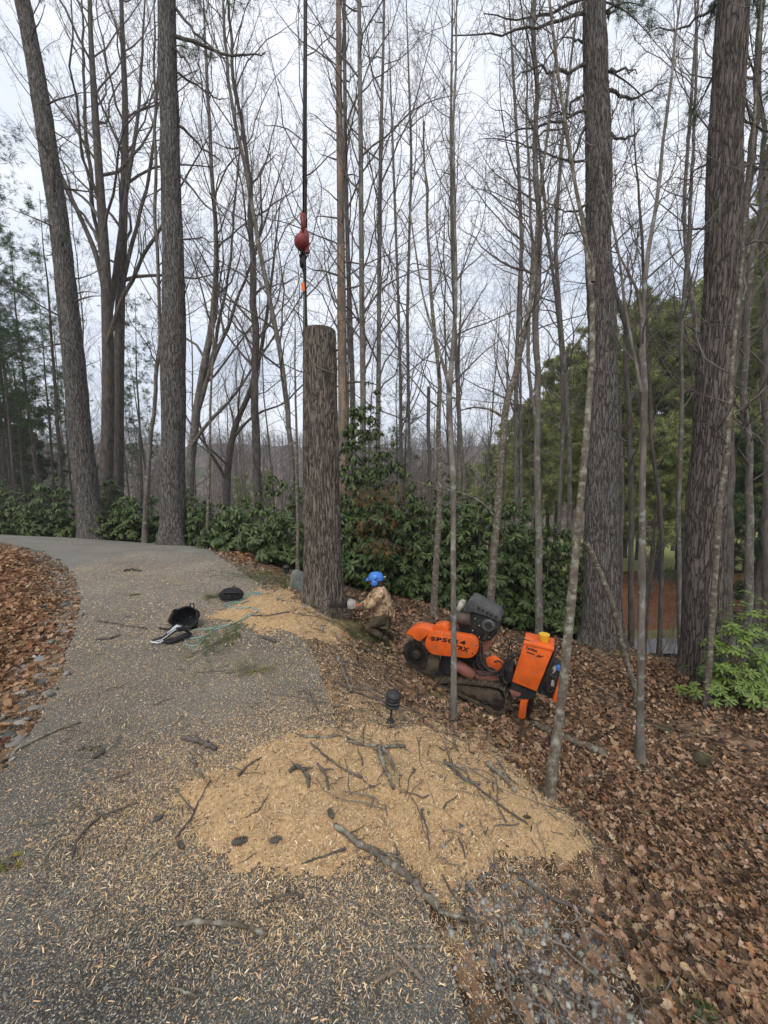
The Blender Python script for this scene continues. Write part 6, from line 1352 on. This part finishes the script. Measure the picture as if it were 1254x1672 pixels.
# ------------------------------------------------------------------ sticks, cones and green sprays
ident = lambda x, y: hit(x, y)
def stick(pts, w, mat, label, fork=(), name='stick', group=None, seed=0):
    P = ground_line(pts, ident, 0, max(10, 6 * len(pts)), 2, .012); g = np.random.default_rng(int(pts[0][0] * 7 + pts[0][1])); n = len(P)
    ww = np.interp(np.linspace(0, 1, n), [0, 1], w if isinstance(w, tuple) else (w, w * .6)); rr = np.array([wpx(a, p) / 2 for a, p in zip(ww, P)]) * (1 + g.normal(0, .13, n)) * (.78 if max(ww) < 12 else .95); P[1:-1, :2] += g.normal(0, .25, (n - 2, 2)) * rr[1:-1, None]; P[:, 2] += rr * .8 + .004
    V, Fq = tubes((P - P[0])[None], rr[None], 8); parts = [(V, Fq)]
    o_ = None
    if fork:
        for (fp, fw) in fork:
            Pf = ground_line(fp, ident, .01, 10, 2, .01); rf = np.linspace(1, .4, 10) * wpx(fw, Pf[0]) / 2; Pf[:, 2] += rf; parts.append(tubes((Pf - P[0])[None], rf[None], 6))
    if n > 8 and len(pts) > 2:
        P3, R3 = grow(P[None] - P[0], rr[None], 5, .1, .95, R(50), .28, 4, up=0, wig=.2, rf=.4, rmin=.0015, g=g, flat=.15); P3[..., 2] = np.abs(P3[..., 2] - 0) * .3 + np.clip(P3[..., 2], -1, 1) * .7; parts.append(tubes(P3, R3, 5))
    V, Fq = join(parts); k_ = len(tubes((P - P[0])[None], rr[None], 8)[0])
    caps = [tuple(range(8))[::-1], tuple(range(k_ - 8, k_))]
    o = obj(name, V, [tuple(f) for f in Fq] + caps, M[mat], None); o.location = P[0]; tag(o, label, 'stick', group); return o
ST = [
 ([(548,1366),(575,1386),(620,1412),(662,1442),(700,1474),(716,1490)], (9,13), 'lichen_bark', 'long thick lichen covered branch crossing the sawdust edge', [([(655,1438),(650,1420),(646,1398)],7), ([(600,1400),(606,1414)],4)]),
 ([(716,1490),(740,1500),(768,1503),(792,1508)], (10,7), 'lichen_bark', 'short lichen covered piece at the end of the long thick branch', []),
 ([(290,1521),(330,1518),(380,1522),(410,1531),(436,1541)], (9,9), 'lichen_bark', 'bent lichen stick alone on the dark near asphalt', []),
 ([(0,1247),(40,1226),(90,1201),(134,1186)], (8,4), 'lichen_bark', 'pale stick at the left picture edge crossing the driveway edge', []),
 ([(300,1213),(326,1220),(352,1233)], (8,11), 'dark_bark', 'short thick dark stick left above the sawdust drift', []),
 ([(310,1240),(320,1262),(332,1284)], (6,6), 'lichen_bark', 'straight green grey stick just left of the sawdust drift', []),
 ([(390,1282),(404,1262),(428,1248)], (5,3), 'dark_bark', 'thin dark stick on the upper left of the sawdust drift', []),
 ([(474,1284),(486,1274),(496,1280),(504,1292),(504,1310)], (8,6), 'dark_bark', 'crooked dark branch in the middle of the sawdust drift', [([(496,1280),(512,1276)],5), ([(484,1276),(476,1266)],4)]),
 ([(519,1268),(532,1290),(538,1314)], (5,5), 'dark_bark', 'dark stick just right of the crooked dark branch', [([(528,1280),(546,1280)],3)]),
 ([(618,1232),(624,1258),(632,1280),(642,1304)], (10,7), 'lichen_bark', 'pair of thick short sticks at the top of the sawdust drift', [([(626,1238),(642,1268),(652,1303)],6)]),
 ([(508,1230),(530,1256),(566,1282),(612,1298)], (4,4), 'dark_bark', 'long thin curved stick across the upper sawdust', []),
 ([(490,1215),(560,1222),(620,1232),(662,1234)], (5,7), 'lichen_bark', 'level grey stick along the top of the sawdust drift', []),
 ([(795,1266),(814,1288),(840,1322)], (9,7), 'lichen_bark', 'green lichen stick at the right rim of the sawdust drift', []),
 ([(493,1424),(530,1412),(564,1400)], (3,5), 'dark_bark', 'dark stick left of the long thick lichen branch', []),
 ([(418,1494),(458,1474),(478,1470),(496,1476)], (4,5), 'dark_bark', 'dark forked stick above the bent lichen stick', [([(470,1470),(474,1454)],4)]),
 ([(726,1260),(744,1286),(790,1320),(862,1372)], (6,4), 'dark_bark', 'long dark stick running down the right side of the sawdust', []),
 ([(648,1568),(668,1590),(690,1616)], (8,8), 'snag', 'tan barkless stick on the near asphalt', []),
 ([(612,1619),(630,1608),(652,1593)], (8,8), 'snag', 'orange brown stick meeting the tan barkless stick', []),
 ([(668,1557),(712,1560)], (7,6), 'lichen_bark', 'short level grey stick at the near driveway edge', []),
 ([(604,1498),(640,1518),(668,1533)], (3,5), 'lichen_bark', 'thin pale stick below the long thick branch', []),
 ([(119,1410),(128,1376),(165,1342),(225,1320)], (5,3), 'dark_bark', 'curved dark twig on the left part of the driveway', [([(165,1342),(195,1347)],3), ([(160,1344),(158,1330)],3)]),
 ([(287,1380),(318,1336),(345,1286)], (4,3), 'dark_bark', 'thin dark twig at the left rim of the sawdust', [([(318,1336),(296,1314),(286,1296)],3)]),
 ([(204,936),(216,933),(230,936)], (5,4), 'dark_bark', 'lone dark stick far up the driveway', []),
 ([(158,1018),(190,1023),(240,1031)], (3,3), 'dark_bark', 'thin dark stick left of the open gear bag', []),
 ([(156,1050),(180,1048),(196,1042)], (4,4), 'dark_bark', 'short dark stick left of the climbing saddle', []),
 ([(550,1072),(560,1098),(573,1130)], (7,7), 'lichen_bark', 'straight grey stick between driveway edge and worker', []),
 ([(868,1186),(905,1206),(935,1218),(988,1242)], (10,12), 'lichen_bark', 'thick white lichen log behind the nearest sapling', []),
 ([(1050,1242),(1080,1258),(1112,1278)], (7,5), 'lichen_bark', 'pale green stick at the foot of the straight sapling', []),
 ([(1028,1254),(1060,1262)], (8,7), 'lichen_bark', 'short pale log piece left of the straight sapling foot', []),
 ([(958,1276),(988,1270)], (6,5), 'lichen_bark', 'short pale stick in the leaves right of the nearest sapling', []),
 ([(1052,1180),(1085,1192),(1140,1208)], (4,3), 'dark_bark', 'thin dark stick on the leaves below the thick pines', []),
 ([(972,1118),(990,1130),(1008,1144)], (5,4), 'lichen_bark', 'short pale stick below the grey pine', []),
 ([(846,1436),(900,1470),(960,1496),(1040,1530)], (7,4), 'dark_bark', 'long dark branch on the bank right of the gravel', []),
 ([(1062,1412),(1085,1436),(1118,1476)], (6,4), 'lichen_bark', 'pale stick in the leaves far down the right bank', []),
 ([(1236,1345),(1242,1362),(1250,1380)], (8,8), 'lichen_bark', 'white lichen stick at the right picture edge', []),
 ([(1165,1394),(1185,1384),(1202,1376)], (6,5), 'lichen_bark', 'short pale stick left of the one at the picture edge', []),
 ([(858,1572),(905,1605),(955,1640),(990,1668)], (6,5), 'dark_bark', 'thin dark stick down the near gravel', []),
 ([(856,1590),(866,1610),(872,1630)], (7,5), 'snag', 'short tan stick lying on the gravel', []),
 ([(690,1100),(715,1116),(760,1138)], (6,9), 'lichen_bark', 'grey stick pointing at the machine track', []),
 ([(578,1082),(592,1086),(606,1089)], (4,4), 'dark_bark', 'short dark stick before the green spray at the worker', []),
 ([(276,1624),(300,1632),(322,1642)], (4,6), 'lichen_bark', 'short grey stick at the bottom of the driveway', []),
 ([(498,1134),(512,1150),(520,1170)], (3,4), 'dark_bark', 'thin dark stick on the right driveway edge', []),
 ([(425,1046),(437,1048),(450,1054)], (4,7), 'dark_bark', 'short dark stick right of the green spray', []),
 ([(402,1013),(440,1012),(472,1008)], (2,3), 'dark_bark', 'thin stick beside the pale green rope', []),
 ([(440,1320),(425,1345),(400,1355)], (3,3), 'dark_bark', 'small curved twig in the lower sawdust', []),
 ([(545,1112),(580,1130),(640,1150)], (5,4), 'dark_bark', 'dark stick behind the near garden light', []),
 ([(1030,1660),(1045,1640),(1060,1620)], (5,4), 'lichen_bark', 'pale stick at the bottom right among leaves', []),
]
for i, (pts, w, mat, lab, fk) in enumerate(ST): stick(pts, w, mat, lab, fk)
# small twigs, uncounted
def loose_twigs(n, box, dens, name, label, mat, L=.16, r=.0022):
    g = np.random.default_rng(n); x = g.uniform(box[0], box[1], n); y = g.uniform(box[2], box[3], n); m_ = g.random(n) < dens(x, y); x, y = x[m_], y[m_]; n = len(x)
    a = g.uniform(0, 6.28, n); L = L * g.lognormal(0, .6, n); P = np.empty((n, 5, 3)); px, py = x, y
    for j in range(5):
        P[:, j, 0] = px; P[:, j, 1] = py; a = a + g.normal(0, .25, n); px = px + np.cos(a) * L / 4; py = py + np.sin(a) * L / 4
    P[..., 2] = top_z(P[..., 0].ravel(), P[..., 1].ravel()).reshape(n, 5) + .006 + g.uniform(0, .02, (n, 5))
    V, Fq = tubes(P, r * g.uniform(.5, 1.8, (n, 1)) * np.linspace(1.2, .6, 5)[None], 4); o = obj(name, V, Fq, M[mat]); tag(o, label, 'twigs', kind='stuff')
loose_twigs(700, (-3.5, 1.5, .8, 8), lambda x, y: np.where(sdist(x, y, ROAD) > 0, .35 + .5 * (sdist(x, y, PILE) > -.6), 0), 'twigs', 'small dark twigs scattered over the driveway', 'dark_bark', .10)
loose_twigs(3200, (-1.5, 7, .8, 9), lambda x, y: np.where(sdist(x, y, ROAD) < 0, .8, 0), 'twigs', 'thin grey twigs lying among the leaves of the slope', 'twig_pale', .16, .003)
loose_twigs(900, (-1.2, 2.8, 1, 5.5), lambda x, y: np.where((sdist(x, y, ROAD) < 0) & (sdist(x, y, ROAD) > -1.3), .9, 0), 'twigs', 'broken dark twigs along the right driveway edge', 'dark_bark', .12, .003)
def cone(px, py, s, label, rot):
    p = hit(px, py); p[2] = tz(p[0], p[1]) + .018 * s; t = thing('pine_cone', p, label, 'pine cone', 'pine cones on the driveway', rot=rot); m = MB(); m.lathe([(.003,-.035),(.012,-.03),(.014,0),(.008,.03),(.002,.038)], (0,0,0), 'x', 10); o = m.build('core', M['dark_bark'], None, smooth=True); o.parent = t
    m = MB()
    for i in range(44):
        x = -.034 + .068 * i / 43; a = i * 2.4; r_ = .021 * math.sqrt(max(.1, 1 - (x / .04) ** 2)); c_, s_ = math.cos(a), math.sin(a)
        tip = np.array([x + .012, r_ * c_, r_ * s_]); sd = np.array([0, -s_, c_]) * .007; b = np.array([x, .006 * c_, .006 * s_]); th = np.array([.003, 0, 0])
        m.add([b - sd * .5, b + sd * .5, tip + sd, tip - sd, tip + th], [(0, 1, 2, 3), (3, 2, 4), (0, 3, 4), (2, 1, 4), (1, 0, 4)])
    o = m.build('scales', M['dark_bark'], None); o.parent = t; o['kind'] = 'stuff'; t.scale = (s, s, s)
cone(390, 1391, 1.0, 'dark pine cone joined to a twig left in the lower sawdust', (0, 0, .2)); cone(160, 1242, 1.0, 'dark pine cone lying on bare asphalt at left', (0, 0, 1.2)); cone(541, 1353, .8, 'small dark pine cone right of the sawdust middle', (0, 0, 2)); cone(449, 1391, .8, 'pale grey pine cone in the lower sawdust', (0, .4, .6)); cone(257, 1348, .7, 'pine cone at the left rim of the sawdust', (0, 0, .9)); cone(297, 1392, .7, 'pine cone below the thin twig at the left sawdust rim', (0, 0, 2.5))
GR = [(.10,.17,.045),(.14,.21,.06),(.075,.12,.035),(.2,.2,.08)]; YL = [(.3,.3,.06),(.24,.28,.07),(.36,.3,.08)]
def spray(px, py, rx, ry, n, label, pal=GR, L=.07, hz=.06, name='green_spray', cat='pine spray'):
    c0 = hit(px, py); c0[2] = tz(c0[0], c0[1]); g = np.random.default_rng(int(px + py)); ax = wpx(1, c0); x = c0[0] + g.normal(0, .5, n) * rx * ax; y = c0[1] + g.normal(0, .5, n) * ry * ax
    pp = np.c_[x, y, top_z(x, y) + g.uniform(.005, hz, n)]; V, Fq, cc_ = needles(pp, unit(np.c_[g.normal(size=(n, 2)), g.uniform(0, .5, n)]), 10, L, .0035, pal)
    t = thing(name, c0, label, cat); obj('needles', V, Fq, M['needle'], t, cols=cc_, smooth=False)
    P = np.stack([np.repeat([c0 + [0, 0, .02]], min(n, 26), 0), pp[:26]], 1); V, Fq = tubes(P, np.full((len(P), 2), .003), 4); obj('stems', V, Fq, M['twig'], t)
spray(362, 1052, 46, 70, 90, 'green pine spray lying on sawdust right of the climbing saddle'); spray(415, 1100, 60, 26, 36, 'sparse yellow green sprig below the saddle ropes', YL, .05, .02)
spray(588, 1042, 60, 60, 150, 'green pine spray heaped left of the kneeling worker', hz=.14); spray(625, 1046, 24, 26, 40, 'yellow green tuft at the knees of the worker', YL, hz=.08); spray(425, 946, 60, 50, 150, 'green pine spray along the far driveway edge left of the stump', hz=.16); spray(482, 962, 40, 34, 90, 'green pine spray before the grey boulder', hz=.12)
spray(354, 978, 18, 20, 26, 'small green tuft under the crumpled bag', hz=.04); spray(222, 975, 26, 10, 14, 'faint yellow tuft far up the driveway', YL, .04, .01); spray(18, 1421, 34, 12, 16, 'yellow green sprig at the left picture edge', YL, .03, .01); spray(140, 1229, 16, 8, 10, 'tiny green tuft near the lone pine cone', GR, .02, .01)
spray(728, 1148, 30, 26, 60, 'yellow green moss tuft at the foot of the crooked sapling', YL, .03, .04); spray(1045, 1530, 30, 20, 16, 'green grass tuft among leaves at lower right', GR, .035, .02); spray(1140, 1648, 50, 34, 26, 'larger green grass tuft at the bottom right', GR, .045, .02); spray(1088, 1190, 26, 12, 26, 'small green tuft on the slope below the thick pines', GR, .04, .03)
spray(1020, 1070, 60, 14, 60, 'yellow green moss patch at the foot of the grey pine', YL, .05, .04)

# ------------------------------------------------------------------ thin winter air over the valley
hz = MB(); _zl, _zh = float(_gz.min()) - 1.5, max(float(_gz.max()) + 13, 32.); hz.box((0, 210, (_zl + _zh) / 2), (1400, 576, _zh - _zl)); print('ground z', _gz.min(), _gz.max()); ho = hz.build('haze', None, None); tag(ho, 'faint winter haze over the valley', 'haze', kind='stuff')
hm = bpy.data.materials.new('haze_air'); hm.use_nodes = True; ht = hm.node_tree; ht.nodes.clear(); hv = ht.nodes.new('ShaderNodeVolumePrincipled'); hout = ht.nodes.new('ShaderNodeOutputMaterial')
hv.inputs['Color'].default_value = (.86, .9, .96, 1); hv.inputs['Density'].default_value = .0010; hv.inputs['Anisotropy'].default_value = .2; ht.links.new(hv.outputs[0], hout.inputs['Volume']); ho.data.materials.append(hm)
